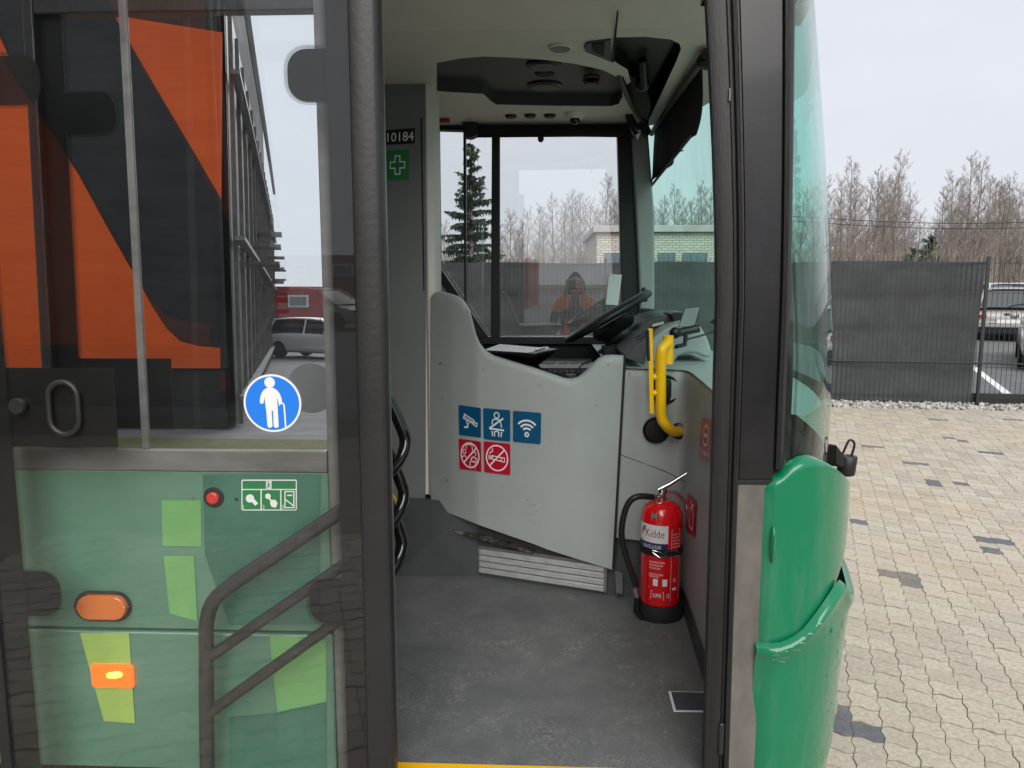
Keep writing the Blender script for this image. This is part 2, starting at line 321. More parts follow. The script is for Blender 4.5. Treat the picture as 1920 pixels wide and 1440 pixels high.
# ================================================================== SETTING: ground, paving, car park
def floor_mat():
    m = mat('worn_vinyl_floor', (0.05, 0.054, 0.056), 0.5, bump=0.25, bscale=220); n = m.node_tree; p = n.nodes['Principled BSDF']
    t = n.nodes.new('ShaderNodeTexCoord')
    def noise(s, d, dist):
        x = n.nodes.new('ShaderNodeTexNoise'); x.inputs['Scale'].default_value = s; x.inputs['Detail'].default_value = d; x.inputs['Distortion'].default_value = dist
        x.inputs['Roughness'].default_value = 0.65; n.links.new(t.outputs['Object'], x.inputs['Vector']); return x.outputs['Fac']
    def rng(f, a, b):
        x = n.nodes.new('ShaderNodeMapRange'); x.inputs[1].default_value = a; x.inputs[2].default_value = b; n.links.new(f, x.inputs[0]); return x.outputs[0]
    def mul(a, b):
        x = n.nodes.new('ShaderNodeMath'); x.operation = 'MULTIPLY'; n.links.new(a, x.inputs[0]); n.links.new(b, x.inputs[1]); return x.outputs[0]
    f = mul(rng(noise(4.5, 5, 0.8), 0.45, 0.75), rng(noise(85, 12, 0.9), 0.45, 0.72))
    # spatter with a shape of its own, most where shoes land between door and fare desk
    vm = n.nodes.new('ShaderNodeVectorMath'); vm.operation = 'DISTANCE'; vm.inputs[1].default_value = (-0.05, 2.45, 0.32); n.links.new(t.outputs['Object'], vm.inputs[0])
    f = mul(f, rng(vm.outputs['Value'], 1.2, 0.3))
    # thin curved shoe scuffs and pale flecks in the vinyl
    def comb(op, a, b):
        x = n.nodes.new('ShaderNodeMath'); x.operation = op; x.use_clamp = True; n.links.new(a, x.inputs[0]); n.links.new(b, x.inputs[1]); return x.outputs[0]
    def band(fac, c_, w_):
        x = n.nodes.new('ShaderNodeMath'); x.operation = 'COMPARE'; x.inputs[1].default_value = c_; x.inputs[2].default_value = w_; n.links.new(fac, x.inputs[0]); return x.outputs[0]
    sc1 = mul(band(noise(9, 2, 2.2), .52, .006), rng(noise(6, 3, .2), .5, .7)); sc2 = mul(band(noise(15, 2, 1.5), .47, .006), rng(noise(7, 3, .4), .52, .68))
    fl = rng(noise(330, 1, 0), .72, .8)
    half = n.nodes.new('ShaderNodeMath'); half.operation = 'MULTIPLY'; half.inputs[1].default_value = .55; n.links.new(comb('ADD', sc1, sc2), half.inputs[0])
    f = comb('ADD', comb('ADD', f, half.outputs[0]), fl)
    mixn = n.nodes.new('ShaderNodeMix'); mixn.data_type = 'RGBA'; mixn.inputs[6].default_value = (0.05, 0.054, 0.056, 1); mixn.inputs[7].default_value = (0.42, 0.415, 0.4, 1)
    n.links.new(f, mixn.inputs[0])
    g = rng(noise(5, 4, 0.5), 0.3, 0.75); mx2 = n.nodes.new('ShaderNodeMix'); mx2.data_type = 'RGBA'; mx2.inputs[6].default_value = (0.105, 0.11, 0.111, 1); mx2.inputs[7].default_value = (0.155, 0.16, 0.16, 1)
    n.links.new(g, mx2.inputs[0]); n.links.new(mx2.outputs[2], mixn.inputs[6]); n.links.new(mixn.outputs[2], p.inputs['Base Color'])
    return m
M['floor'] = floor_mat()
def attr_mat(name, rough=0.85, sand=None):
    m = mat(name, (0.4, 0.37, 0.32), rough, bump=0.35, bscale=160); n = m.node_tree; p = n.nodes['Principled BSDF']
    a = n.nodes.new('ShaderNodeAttribute'); a.attribute_name = 'tone'
    tx = n.nodes.new('ShaderNodeTexNoise'); tx.inputs['Scale'].default_value = 55; tx.inputs['Detail'].default_value = 6
    g = n.nodes.new('ShaderNodeNewGeometry'); n.links.new(g.outputs['Position'], tx.inputs['Vector'])
    mr = n.nodes.new('ShaderNodeMapRange'); mr.inputs[1].default_value = 0.25; mr.inputs[2].default_value = 0.75; mr.inputs[3].default_value = 0.76; mr.inputs[4].default_value = 1.2; n.links.new(tx.outputs['Fac'], mr.inputs[0])
    vm = n.nodes.new('ShaderNodeVectorMath'); vm.operation = 'SCALE'; n.links.new(a.outputs['Color'], vm.inputs[0]); n.links.new(mr.outputs[0], vm.inputs['Scale'])
    outc = vm.outputs[0]
    if sand:       # yellow sand trodden over the paving
        t2 = n.nodes.new('ShaderNodeTexNoise'); t2.inputs['Scale'].default_value = 0.55; t2.inputs['Detail'].default_value = 7; t2.inputs['Roughness'].default_value = 0.7; n.links.new(g.outputs['Position'], t2.inputs['Vector'])
        r2 = n.nodes.new('ShaderNodeMapRange'); r2.inputs[1].default_value = 0.5; r2.inputs[2].default_value = 0.72; r2.inputs[4].default_value = 0.6; n.links.new(t2.outputs['Fac'], r2.inputs[0])
        mm = n.nodes.new('ShaderNodeMix'); mm.data_type = 'RGBA'; mm.inputs[7].default_value = (*sand, 1); n.links.new(r2.outputs[0], mm.inputs[0]); n.links.new(outc, mm.inputs[6]); outc = mm.outputs[2]
    n.links.new(outc, p.inputs['Base Color']); return m
M['paver'] = attr_mat('concrete_paver', 0.85, sand=(0.52, 0.4, 0.24))
M['stone'] = attr_mat('gravel_stone', 0.9)
M['sand'] = mat('joint_sand', (0.3, 0.245, 0.165), 0.95, col2=(0.2, 0.17, 0.125), vscale=6, bump=0.4, bscale=120)
M['asphalt'] = mat('asphalt', (0.12, 0.12, 0.125), 0.9, col2=(0.17, 0.17, 0.175), vscale=2.5, bump=0.3, bscale=200)
M['grass'] = mat('grass', (0.045, 0.06, 0.015), 0.9, col2=(0.1, 0.09, 0.03), vscale=12, bump=0.6, bscale=60)
M['earth'] = mat('rough_earth', (0.12, 0.1, 0.07), 0.95, col2=(0.2, 0.17, 0.11), vscale=0.6)
M['paint'] = mat('road_paint', (0.75, 0.75, 0.74), 0.7, var=0.1, vscale=15)

# fence line, measured along its foot
FA, FB = AZ(1560, 753, 0), AZ(1812, 762, 0)
fdir = (FB - FA).normalized(); fdir.z = 0
if abs(fdir.y) > 0.12: fdir = Vector((1, -0.12, 0)).normalized()
fmid = AZ(1700, 757, 0); fnor = Vector((-fdir.y, fdir.x, 0))
def fpt(s, off=0.0, z=0.0): p = fmid + fdir * s + fnor * off; return Vector((p.x, p.y, z))
def sheet(name, corners, z, m, kind='structure'):
    o = MB().add([(c[0], c[1], z) for c in corners], [tuple(range(len(corners)))]).build(name, m); o['kind'] = kind; return o
sheet('ground', [(-400, -400), (400, -400), (400, 600), (-400, 600)], -0.05, M['earth'])
parking = sheet('car_park', [fpt(-60, 0.25), fpt(60, 0.25), fpt(60, 24), fpt(-60, 24)], -0.03, M['asphalt'])
sheet('joint_sand_bed', [(-40, -4.4), (40, -4.4), fpt(40, -0.35), fpt(-40, -0.35)], -0.016, M['sand'])
sheet('lawn', [(-40, -5.6), (40, -5.6), (40, -4.4), (-40, -4.4)], -0.02, M['grass'])
sheet('yard', [(-60, -120), (60, -120), (60, -5.6), (-60, -5.6)], -0.035, M['asphalt'])

# bay markings of the car park
for a, b in (((1822, 686), (1908, 753)), ):
    p, q = AZ(*a, -0.026), AZ(*b, -0.026); d = (q - p).normalized(); p = p - d * 3; s_ = Vector((-d.y, d.x, 0)) * 0.06
    for k, off in enumerate((0, 2.7, 5.4, -2.7, -5.4)):
        t = Vector((1, 0, 0)) * off
        MB().add([p - s_ + t, q - s_ + t, q + s_ + t, p + s_ + t], [(0, 1, 2, 3)]).build('bay_line', M['paint'], parking)

# wave-edged paving blocks laid in rows
E1 = Vector((0.946, -0.323, 0)) * 0.105; E2 = Vector((0.323, 0.946, 0)) * 0.109; PO = Vector((1.0, 2.6, 0))
def cell(p): q = p - PO; return (math.floor(q.dot(E1) / E1.length_squared), math.floor(q.dot(E2) / E2.length_squared))
ED = [(0, 0), (0.14, 0.05), (0.3, 0.09), (0.5, 0.0), (0.7, -0.09), (0.86, -0.05)]
SD = [(0, 0), (0.055, 0.28), (0.0, 0.5), (-0.055, 0.72)]
OUT = [(x, y) for x, y in ED] + [(1 + x, y) for x, y in SD] + [(1 - x, 1 - y) for x, y in ED] + [(x, 1 - y) if False else (-x * -1 * -1, 1 - y) for x, y in SD]
OUT = [(x, y) for x, y in ED] + [(1 + x, y) for x, y in SD] + [(x2, 1 + y2) for x2, y2 in [(1, 0)] + [e for e in reversed(ED[1:])]] + [(x, y) for x, y in [(0, 1)] + list(reversed(SD[1:]))]
def paver_geo():
    c = (0.5, 0.5); top = []; bot = []
    for x, y in OUT:
        for k, (lst, z) in ((0.945, (top, 0.0)), (0.98, (bot, -0.008))):
            q = E1 * (0.5 + (x - 0.5) * (k + .02)) + E2 * (0.5 + (y - 0.5) * (k - .035)); lst.append(Vector((q.x, q.y, z)))
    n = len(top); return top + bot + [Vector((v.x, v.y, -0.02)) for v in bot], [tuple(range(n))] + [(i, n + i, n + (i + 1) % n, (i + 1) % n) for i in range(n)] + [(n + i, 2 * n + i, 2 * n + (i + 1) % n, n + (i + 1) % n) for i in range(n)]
PV, PF = paver_geo()
def tone_attr(me, cols):
    a = me.color_attributes.new('tone', 'FLOAT_COLOR', 'POINT'); flat = []
    for c in cols: flat += [c[0], c[1], c[2], 1.0]
    a.data.foreach_set('color', flat)
def paver_tone(r=random):
    b = r.choice([(0.48, 0.43, 0.345), (0.505, 0.455, 0.37), (0.465, 0.405, 0.33), (0.52, 0.465, 0.38), (0.445, 0.395, 0.325)]); k = r.uniform(0.9, 1.08); return tuple(x * k for x in b)
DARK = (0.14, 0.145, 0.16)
JOINT = (0.21, 0.175, 0.13)         # joint sand tone on the block sides, also painting in shade between rows
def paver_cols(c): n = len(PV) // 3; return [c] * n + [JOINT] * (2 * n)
dk = [(1585, 1330), (1583, 1357), (1628, 1367)] + [(1560 + x / 5.333, 740 + y / 5.333) for x, y in ((1050, 243), (1160, 258), (1780, 243), (1880, 258), (1145, 430), (1275, 452), (320, 515), (450, 533), (1465, 562), (1610, 585), (735, 670), (865, 690), (1070, 875), (1220, 885), (1075, 912), (320, 1272))] + [(1662, 1070), (1700, 1078), (1703, 1090), (1835, 1014), (1872, 1018), (1840, 1026)]
darkcells = {cell(AZ(x, y, 0)) for x, y in dk}
pmeshes = []
for i in range(9):
    me = bpy.data.meshes.new('paver'); me.from_pydata([tuple(v) for v in PV], [], PF); me.materials.append(M['paver'])
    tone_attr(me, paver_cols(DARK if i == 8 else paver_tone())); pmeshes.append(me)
bed = MB(); bed.add([(0.8, 1.2, -0.013), (9, 1.2, -0.013), fpt(9, -0.35, -0.013), fpt(-4, -0.35, -0.013)], [(0, 1, 2, 3)])
pavement = bed.build('pavement', M['sand']); pavement['kind'] = 'structure'
cells = []
for i in range(-60, 110):
    for j in range(-45, 90):
        p = PO + E1 * (i + 0.5) + E2 * (j + 0.5)
        if (p - fmid).dot(fnor) > -0.38: continue
        seen = p.y > 1.9 and 0.36 < p.x / p.y < 0.66
        near = (p.y > 1.2 and p.x > 0.7 and p.x < 8.5) or (-3.2 < p.x < 1.6 and -1.2 < p.y <= 1.75)
        if seen or near: cells.append((0 if seen else 1, p.length, i, j))
cells.sort(); rest = MB(); tones = []
for k, (un, dist, i, j) in enumerate(cells):
    off = PO + E1 * i + E2 * j; dz = random.uniform(-0.0025, 0.0025); dark = (i, j) in darkcells
    if k < 300:
        o = bpy.data.objects.new('paver', pmeshes[8] if dark else pmeshes[random.randrange(8)]); COL.objects.link(o); o.location = off + Vector((0, 0, dz)); o.parent = pavement
    else:
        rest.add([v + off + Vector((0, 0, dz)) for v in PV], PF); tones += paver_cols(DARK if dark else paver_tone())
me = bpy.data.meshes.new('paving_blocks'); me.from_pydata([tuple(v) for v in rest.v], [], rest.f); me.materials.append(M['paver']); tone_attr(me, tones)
o = bpy.data.objects.new('paving_blocks', me); COL.objects.link(o); o['kind'] = 'stuff'; o.parent = pavement

# gravel along the fence foot
ICO = None
bm = bmesh.new(); bmesh.ops.create_icosphere(bm, subdivisions=1, radius=1); ICO = ([v.co.copy() for v in bm.verts], [tuple(v.index for v in f.verts) for f in bm.faces]); bm.free()
gv, gf, gt = [], [], []
rg = random.Random(3)
for k in range(3600):
    s_ = rg.uniform(-5.5, 4.5); of = rg.uniform(-0.42, 0.3) + 0.06 * math.sin(s_ * 3); p = fpt(s_, of, rg.uniform(-0.012, 0.02)); r = rg.uniform(0.016, 0.036)
    mt = Matrix.Rotation(rg.uniform(0, 6), 3, 'Z') @ Matrix.Rotation(rg.uniform(0, 6), 3, 'X'); b = len(gv); c = rg.uniform(0.3, 0.55); c = (c, c * 0.97, c * 0.9)
    for v in ICO[0]: q = mt @ (Vector((v.x * 1.2, v.y, v.z * 0.7)) * (r * rg.uniform(0.85, 1.1))); gv.append(tuple(p + q)); gt.append(c)
    gf += [tuple(b + i for i in f) for f in ICO[1]]
me = bpy.data.meshes.new('gravel'); me.from_pydata(gv, [], gf); me.materials.append(M['stone']); tone_attr(me, gt)
o = bpy.data.objects.new('gravel', me); COL.objects.link(o); tag(o, 'strip of pale crushed stone along the foot of the fence', 'gravel', kind='stuff')

# ================================================================== THE BUS
Y0, YL, FLZ = 1.95, 4.45, 0.32                     # near side skin, far side skin, floor height
bus = thing('bus', 'green low-entry bus seen through its open front door', 'bus', (-2.0, 3.2, 0))
def xof(px, Y, py=530): return A(px, py, Y).x
# ---- windscreen and front plan
def mirror_plan(h): return [Vector((x, y, 0)) for x, y in h] + [Vector((x, 6.4 - y, 0)) for x, y in reversed(h[:-1])]
WP = smoothline(mirror_plan([(.615, 1.957), (.68, 1.985), (.735, 2.05), (.785, 2.14), (.838, 2.262), (.90, 2.52), (.945, 2.87), (.96, 3.2)]), 5)
BP = smoothline(mirror_plan([(.555, 1.935), (.65, 1.945), (.73, 1.985), (.80, 2.06), (.855, 2.16), (.897, 2.285), (.955, 2.52), (1.0, 2.87), (1.015, 3.2)]), 5)
def along(P, t):
    L = [0];
    for a, b in zip(P, P[1:]): L.append(L[-1] + (b - a).length)
    d = t * L[-1]
    for i in range(len(P) - 1):
        if d <= L[i + 1] or i == len(P) - 2: return P[i].lerp(P[i + 1], (d - L[i]) / (L[i + 1] - L[i]))
ZW0, ZW1 = 1.10, 2.52
def lean(z): return -0.09 * max(0, (z - 1.45) / 0.85) ** 1.2
def wpt(t, z): p = along(WP, t); return Vector((p.x + lean(z), p.y, z))
ws = MB().grid(lambda u, v: wpt(u, ZW0 + (ZW1 - ZW0) * v), 90, 16).build('windscreen', M['g_green'], bus, smooth=60)
# black print round the windscreen edge
fr = MB(); EPS = 0.004
def frit_band(t0, t1, z0, z1, nu, nv): fr.grid(lambda u, v: wpt(t0 + (t1 - t0) * u, z0 + (z1 - z0) * v) + Vector((-EPS, EPS if t1 < .5 else -EPS, 0)), nu, nv)
frit_band(0, 0.008, ZW0, ZW1, 2, 14); frit_band(0.992, 1, ZW0, ZW1, 2, 14); frit_band(0.0085, 0.9915, ZW0, 1.155, 80, 1)
fr.build('windscreen_print', M['frit'], ws, smooth=60)
def dots(name, base, du, dv, nu, nv, r0, parent, nor):
    mb = MB()
    for i in range(nu):
        for j in range(nv):
            c = base + du * (i + (0.5 if j % 2 else 0)) + dv * j; r = r0 * (1 - j / (nv + 0.6)); a = du.normalized(); b = dv.normalized()
            mb.add([c + (a * math.cos(t * 1.0472) + b * math.sin(t * 1.0472)) * r for t in range(6)], [tuple(range(6))])
    return mb.build(name, M['frit'], parent)
# ---- front panels (one swept skin below the windscreen) and corner covers
def bpt(t, z, out=0.0):
    p = along(BP, t); q = along(BP, min(1, t + .004)); q0 = along(BP, max(0, t - .004)); d = (q - q0).normalized(); n = Vector((d.y, -d.x, 0))
    tap = -0.035 * max(0, (0.75 - z) / 0.5); p = p + n * (out + tap); return Vector((p.x, p.y, z))
TS = [along(BP, i / 400) for i in range(401)]
def t_of(px, py=1000):
    d = ray(px, py); k = d.x / d.y; best = 0
    for i, p in enumerate(TS[:150]):
        if p.x / p.y >= k: return i / 400
        if p.x / p.y > TS[best].x / TS[best].y: best = i
    return best / 400
def z_at(px, py): t = t_of(px, py); p = along(BP, t); return t, A(px, py, p.y).z
MB().grid(lambda u, v: bpt(0.0 + u, 0.22 + v * 0.86, -0.03), 90, 6).build('front_panel', M['greend'], bus, smooth=60)
def interp(tab, t):
    if t <= tab[0][0]: return tab[0][1]
    for (a, x), (b, y) in zip(tab, tab[1:]):
        if t <= b: k = (t - a) / max(1e-9, b - a); return x + (y - x) * k
    return tab[-1][1]
top_px = [(1441, 908), (1462, 886), (1480, 868), (1500, 858), (1520, 855), (1545, 861), (1570, 880), (1590, 908)]
up_top = sorted(z_at(*p) for p in top_px); up_top = [(0, up_top[0][1])] + up_top[1:] + [(0.2, up_top[-1][1] - 0.05), (0.26, up_top[-1][1] - 0.12)]
dg_px = [(1430, 1203), (1460, 1198), (1490, 1180), (1512, 1152), (1532, 1120), (1552, 1090)]
dg = sorted(z_at(*p) for p in dg_px); dg = [(0, dg[0][1])] + dg[1:]
tq = dg[-1][0]; dgu = [(a, b - .035) for a, b in dg] + [(tq + .03, dg[-1][1] + 0.035), (tq + 0.055, dg[-1][1] + 0.085), (0.26, dg[-1][1] + 0.1)]
dgl = dg + [(tq + .012, dg[-1][1] + 0.0), (tq + .03, dg[-1][1] - 0.06), (tq + 0.06, dg[-1][1] - 0.085), (1, dg[-1][1] - 0.085)]
def edge_in(v, k=0.035): return -0.03 * max(0, 1 - v / k) ** 2 - 0.03 * max(0, 1 - (1 - v) / k) ** 2
VS = [0, 0.01, 0.022, 0.04, 0.1, 0.2, 0.35, 0.5, 0.65, 0.8, 0.9, 0.94, 0.96, 0.978, 0.99, 1]
def swept(zt, zb, t1, outw, nu, fn=None):
    mb = MB(); g = []
    for v in VS:
        for i in range(nu + 1):
            t = t1 * i / nu; a, b = interp(zb, t), interp(zt, t); z = a + (b - a) * v; e = edge_in(v) - 0.02 * max(0, 1 - i / 2.0)
            g.append(bpt(t, z, outw + e + (fn(t, z) if fn else 0)))
    n = nu + 1; return mb.add(g, [(j * n + i, j * n + i + 1, (j + 1) * n + i + 1, (j + 1) * n + i) for j in range(len(VS) - 1) for i in range(nu)])
corner = swept(up_top, dgu, 0.26, 0.012, 60).build('corner_cover', M['green'], bus, smooth=55, label='glossy green upper corner cover below windscreen')
low = [(0, 0.2), (1, 0.2)]
def lip(t, z):
    a = interp(dgl, t); k = 0.018 * max(0, 1 - abs(a - z) / 0.05) if z > a - 0.05 else 0
    return k + 0.016 * min(1, t / .06) * max(0, 1 - abs(z - 0.36) / 0.07) * (1 if z < 0.43 else 0) 
bumper = swept(dgl, low, 1.0, 0.03, 150, lip).build('front_bumper', M['green'], bus, smooth=55, label='scuffed green bumper corner with rising upper edge')
MB().ell(bpt(t_of(1441), A(1440, 1018, 1.93).z, 0.014), 0.008, 0.02, 0.05, 12, 8).build('latch', M['green'], corner, smooth=60)
rs = random.Random(9); sf = MB()
for k in range(26):        # pale scrapes along the rising lip
    t = rs.uniform(.012, .05); z = interp(dgl, t) - rs.uniform(.006, .05); ln = rs.uniform(.001, .006); h_ = rs.uniform(.0008, .003); dz = rs.uniform(-.004, .004)
    P = [bpt(t, z, .0), bpt(t + ln, z + dz, .0), bpt(t + ln * .9, z + dz + h_, .0), bpt(t, z + h_, .0)]
    sf.add([bpt(tt, zz_, .03 + edge_in((zz_ - .2) / (interp(dgl, tt) - .2)) + lip(tt, zz_) - .02 * max(0, 1 - tt * 75) + .0012) for tt, zz_ in ((t, z), (t + ln, z + dz), (t + ln * .9, z + dz + h_), (t, z + h_))], [(0, 1, 2, 3)])
o = sf.build('scuff_marks', mat('scraped_paint', (.22, .36, .29), .6), bumper); o['kind'] = 'stuff'
cf = MB()
for k in range(16):        # stone chips and scrapes down the curve of the bumper
    t = rs.uniform(.07, .125); z = rs.uniform(.42, .72); ln = rs.uniform(.0006, .002); h_ = rs.uniform(.004, .03)
    cf.add([bpt(tt, zz_, .03 + edge_in((zz_ - .2) / (interp(dgl, tt) - .2)) + lip(tt, zz_) + .0012) for tt, zz_ in ((t, z), (t + ln, z + .002), (t + ln * .7, z + h_), (t, z + h_ * .8))], [(0, 1, 2, 3)])
o = cf.build('stone_chips', mat('bare_primer', (.05, .09, .07), .7), bumper); o['kind'] = 'stuff'
# dark lamp recess behind the notch, black marker lamp and its cable on the front
MB().grid(lambda u, v: bpt(0.1 + u * .25, dg[-1][1] - 0.1 + v * 0.3, -0.012), 20, 2).build('headlamp', M['screen'], bus, smooth=60)
c0 = A(1588, 872, 2.42); s1 = MB(); s1.lathe([(0.025, -0.032), (0.028, -0.028), (0.028, 0.026), (0.025, 0.03)], c0, (0.1, 0.0, 1), 20)
wj = s1.build('wiper_cap', M['rubberd'], bus, smooth=40)
MB().tube(smoothline([c0 + Vector((-.03, 0, .03)), A(1580, 850, 2.42), A(1592, 826, 2.42), A(1602, 832, 2.42), A(1596, 855, 2.42), c0 + Vector((0.0, 0, .03))], 6), 0.004, 8).build('cable', M['black'], wj, smooth=60)
MB().prism([A(1568, 832, 2.36), A(1586, 856, 2.36), A(1584, 878, 2.36), A(1568, 873, 2.36)], (-.05, .04, 0)).build('wiper_base', M['rubberd'], wj, bevel=0.006)
# ---- front door pillar
ZP = A(1440, 897, Y0).z
X1, X2, X3, X4, X5 = (xof(p, 1.93) for p in (1341, 1383, 1399, 1466, 1485))
def profile(name, pts, z0, z1, m, parent, bevel=0, label=None, sway=None):
    n = 14 if sway else 1; mb = MB(); k = len(pts); rings = []
    for i in range(n + 1):
        z = z0 + (z1 - z0) * i / n; rings += [Vector((x + (sway(x, z) if sway else 0), y, z)) for x, y in pts]
    mb.add(rings, [(i * k + j, i * k + (j + 1) % k, (i + 1) * k + (j + 1) % k, (i + 1) * k + j) for i in range(n) for j in range(k)] + [tuple(range(k)), tuple(range(n * k, n * k + k))])
    return mb.build(name, m, parent, bevel=bevel, label=label, smooth=35)
def psway(x, z):          # the pillar leans back with the windscreen
    f = max(0, (z - 1.6) / .7) ** 1.3; return -(.05 - .028 * min(1, max(0, (x - X1) / (X5 - X1)))) * f + .008 * max(0, (1.6 - z) / 1.2)
pil = profile('door_pillar', [(X1 * 2.12 / 1.93 + .006, 2.12), (X1 * 1.012 + .004, 1.95), (X5, 1.958), (X5, 2.0), (X5 - .05, 2.12)], 0.15, 2.7, M['blackm'], bus, sway=psway)
profile('door_seal', [(X1 * 2.06 / 1.93, 2.06), (X1 * 1.008, 1.94), (X1 + .006, 1.925), (X1 + .02, 1.919), (X2 - .012, 1.919), (X2 - .006, 1.93), (X2, 1.93), (X2 + .002, 1.915), (X2 + .009, 1.912), (X2 + .014, 1.93), (X3 - .003, 1.93), (X3, 1.95), (X1 + .02, 1.955)], 0.16, 2.69, M['rubberd'], pil, sway=psway)
profile('pillar_panel', [(X3 + .002, 1.94), (X4, 1.94), (X4, 1.948), (X3 + .002, 1.948)], ZP, 2.68, M['pillar'], pil, sway=psway)
profile('windscreen_seal', [(X4 + .001, 1.948), (X4 + .003, 1.928), (X4 + .012, 1.924), (X5 - .004, 1.932), (X5 + .004, 1.95), (X5, 1.956)], ZP + 0.03, 2.69, M['rubberd'], pil, sway=psway)
MB().box(X3 + .002, xof(1455, 1.94), 1.937, 1.946, 0.16, ZP - .012).build('pillar_foot_panel', M['alu'], pil, bevel=0.002)
MB().box(X3 - .002, X4 + .004, 1.934, 1.947, ZP - .013, ZP - .001).build('panel_edge', M['blackm'], pil, bevel=0.002)
p = A(1418, 1255, 1.933); MB().box(p.x - .004, p.x + .004, 1.932, 1.937, p.z - .03, p.z + .03).build('catch', M['trim'], pil, bevel=0.003)
p = A(1352, 1385, 1.917); MB().box(p.x - .007, p.x + .007, 1.911, 1.9185, p.z - .045, p.z + .045).build('door_stop', M['rubber'], pil, bevel=0.004)
p = A(1368, 178, 1.915); MB().box(p.x - .002, p.x + .002, 1.911, 1.9145, p.z - .015, p.z + .015).build('hinge_pin', M['trim'], pil, bevel=0.001)
# dots of the windscreen print beside the seal
dd = MB()
for j in range(3):
    for i in range(190):
        z = 1.15 + i * 0.0068; t = 0.0083 + j * 0.0012; p = wpt(t, z + (0.0034 if j % 2 else 0)) + Vector((0.001, -0.002, 0)); r = 0.0022 * (1 - j * .2)
        dd.add([p + Vector((r * math.cos(a * 1.0472) * .8, r * math.cos(a * 1.0472) * .4, r * math.sin(a * 1.0472))) for a in range(6)], [tuple(range(6))])
dd.build('print_dots', M['frit'], ws)
# ---- near side body behind the opened door
XO = xof(722, Y0)                                   # rear edge of the doorway
XW = xof(603, Y0)                                   # front edge of the side window
ZWB, ZTR = A(400, 843, Y0).z, A(400, 884, Y0).z     # window sill, bottom of grey trim
side = MB().box(-9, XW, Y0, Y0 + 0.05, A(300, 1180, Y0).z + .001, ZTR).build('side_panel', M['green2'], bus, bevel=0.003)
ZJ = A(300, 1181, Y0).z
MB().box(-9, XW, Y0 - .008, Y0 + 0.05, 0.3, ZJ - .003).build('side_flap', M['green2'], bus, bevel=0.005)
MB().box(-9, XW, Y0 - .006, Y0 + .05, ZTR + .001, ZWB).build('window_trim', M['trim'], bus, bevel=0.003)
MB().box(XW + .001, XO, Y0 - .002, Y0 + .05, 0.3, 2.7).build('door_post', M['trim'], bus, bevel=0.004)
MB().box(-9, XO, Y0 + .01, Y0 + .06, 0.18, 0.299).build('sill', M['blackm'], bus)
# side window, leaning in slightly
LEAN = R(1.2)
def wq(x, z): return Vector((x, Y0 + 0.004 + (z - ZWB) * math.tan(LEAN), z))
sw = MB().add([wq(-9, ZWB), wq(XW, ZWB), wq(XW, 2.62), wq(-9, 2.62)], [(0, 1, 2, 3)]).build('side_window', M['g_mirror'], bus)
xs = xof(246, Y0, 420); MB().prism([wq(xs - .009, ZWB) - Vector((0, .001, 0)), wq(xs + .009, ZWB) - Vector((0, .001, 0)), wq(xs + .009, 2.62) - Vector((0, .001, 0)), wq(xs - .009, 2.62) - Vector((0, .001, 0))], (0, -.006, 0)).build('window_joint', M['trim'], sw, bevel=.002)
MB().box(-9, 0.75, Y0 + .02, Y0 + .08, 2.62, 2.95).build('cantrail', M['green2'], bus)
def bodypoly(name, pts, m, par, y=Y0 - .0025): return MB().add([A(x, yy, y) for x, yy in pts], [tuple(range(len(pts)))]).build(name, m, par, solid=0.001)
bodypoly('livery_block', [(303, 938), (377, 938), (378, 1025), (305, 1024)], M['greenl'], side)
bodypoly('livery_block', [(307, 1042), (364, 1042), (370, 1165), (318, 1150)], M['greenl'], side)
bodypoly('livery_block', [(150, 1187), (242, 1187), (253, 1356), (195, 1352)], M['greeny'], side, Y0 - .0105)
bodypoly('livery_block', [(505, 1190), (612, 1200), (612, 1315), (520, 1335)], M['greenl'], side, Y0 - .0105)
bodypoly('livery_block', [(380, 890), (600, 890), (600, 1170), (430, 1172), (384, 1040)], M['greend'], side)
bodypoly('livery_block', [(430, 1345), (520, 1338), (612, 1318), (612, 1480), (430, 1480)], M['greend'], side, Y0 - .0105)
def disc(c, r, n_, m, name, par, h=.006, ring=None):
    o = MB().lathe([(r, 0), (r, h * .7), (r * .9, h)], c, n_, 24).build(name, m, par, smooth=30); return o
p = A(402, 932, Y0); eb = disc(p, 0.028, (0, -1, 0), M['blackm'], 'emergency_button', bus, .006); MB().lathe([(.016, .006), (.016, .014), (.012, .017), (.004, .017)], p, (0, -1, 0), 24).build('push_button', mat('button_red', (.6, .03, .03), .35), eb, smooth=30)
for q in ((360, 933), (444, 936)): disc(A(*q, Y0), .005, (0, -1, 0), M['steel'], 'screw', eb, .003)
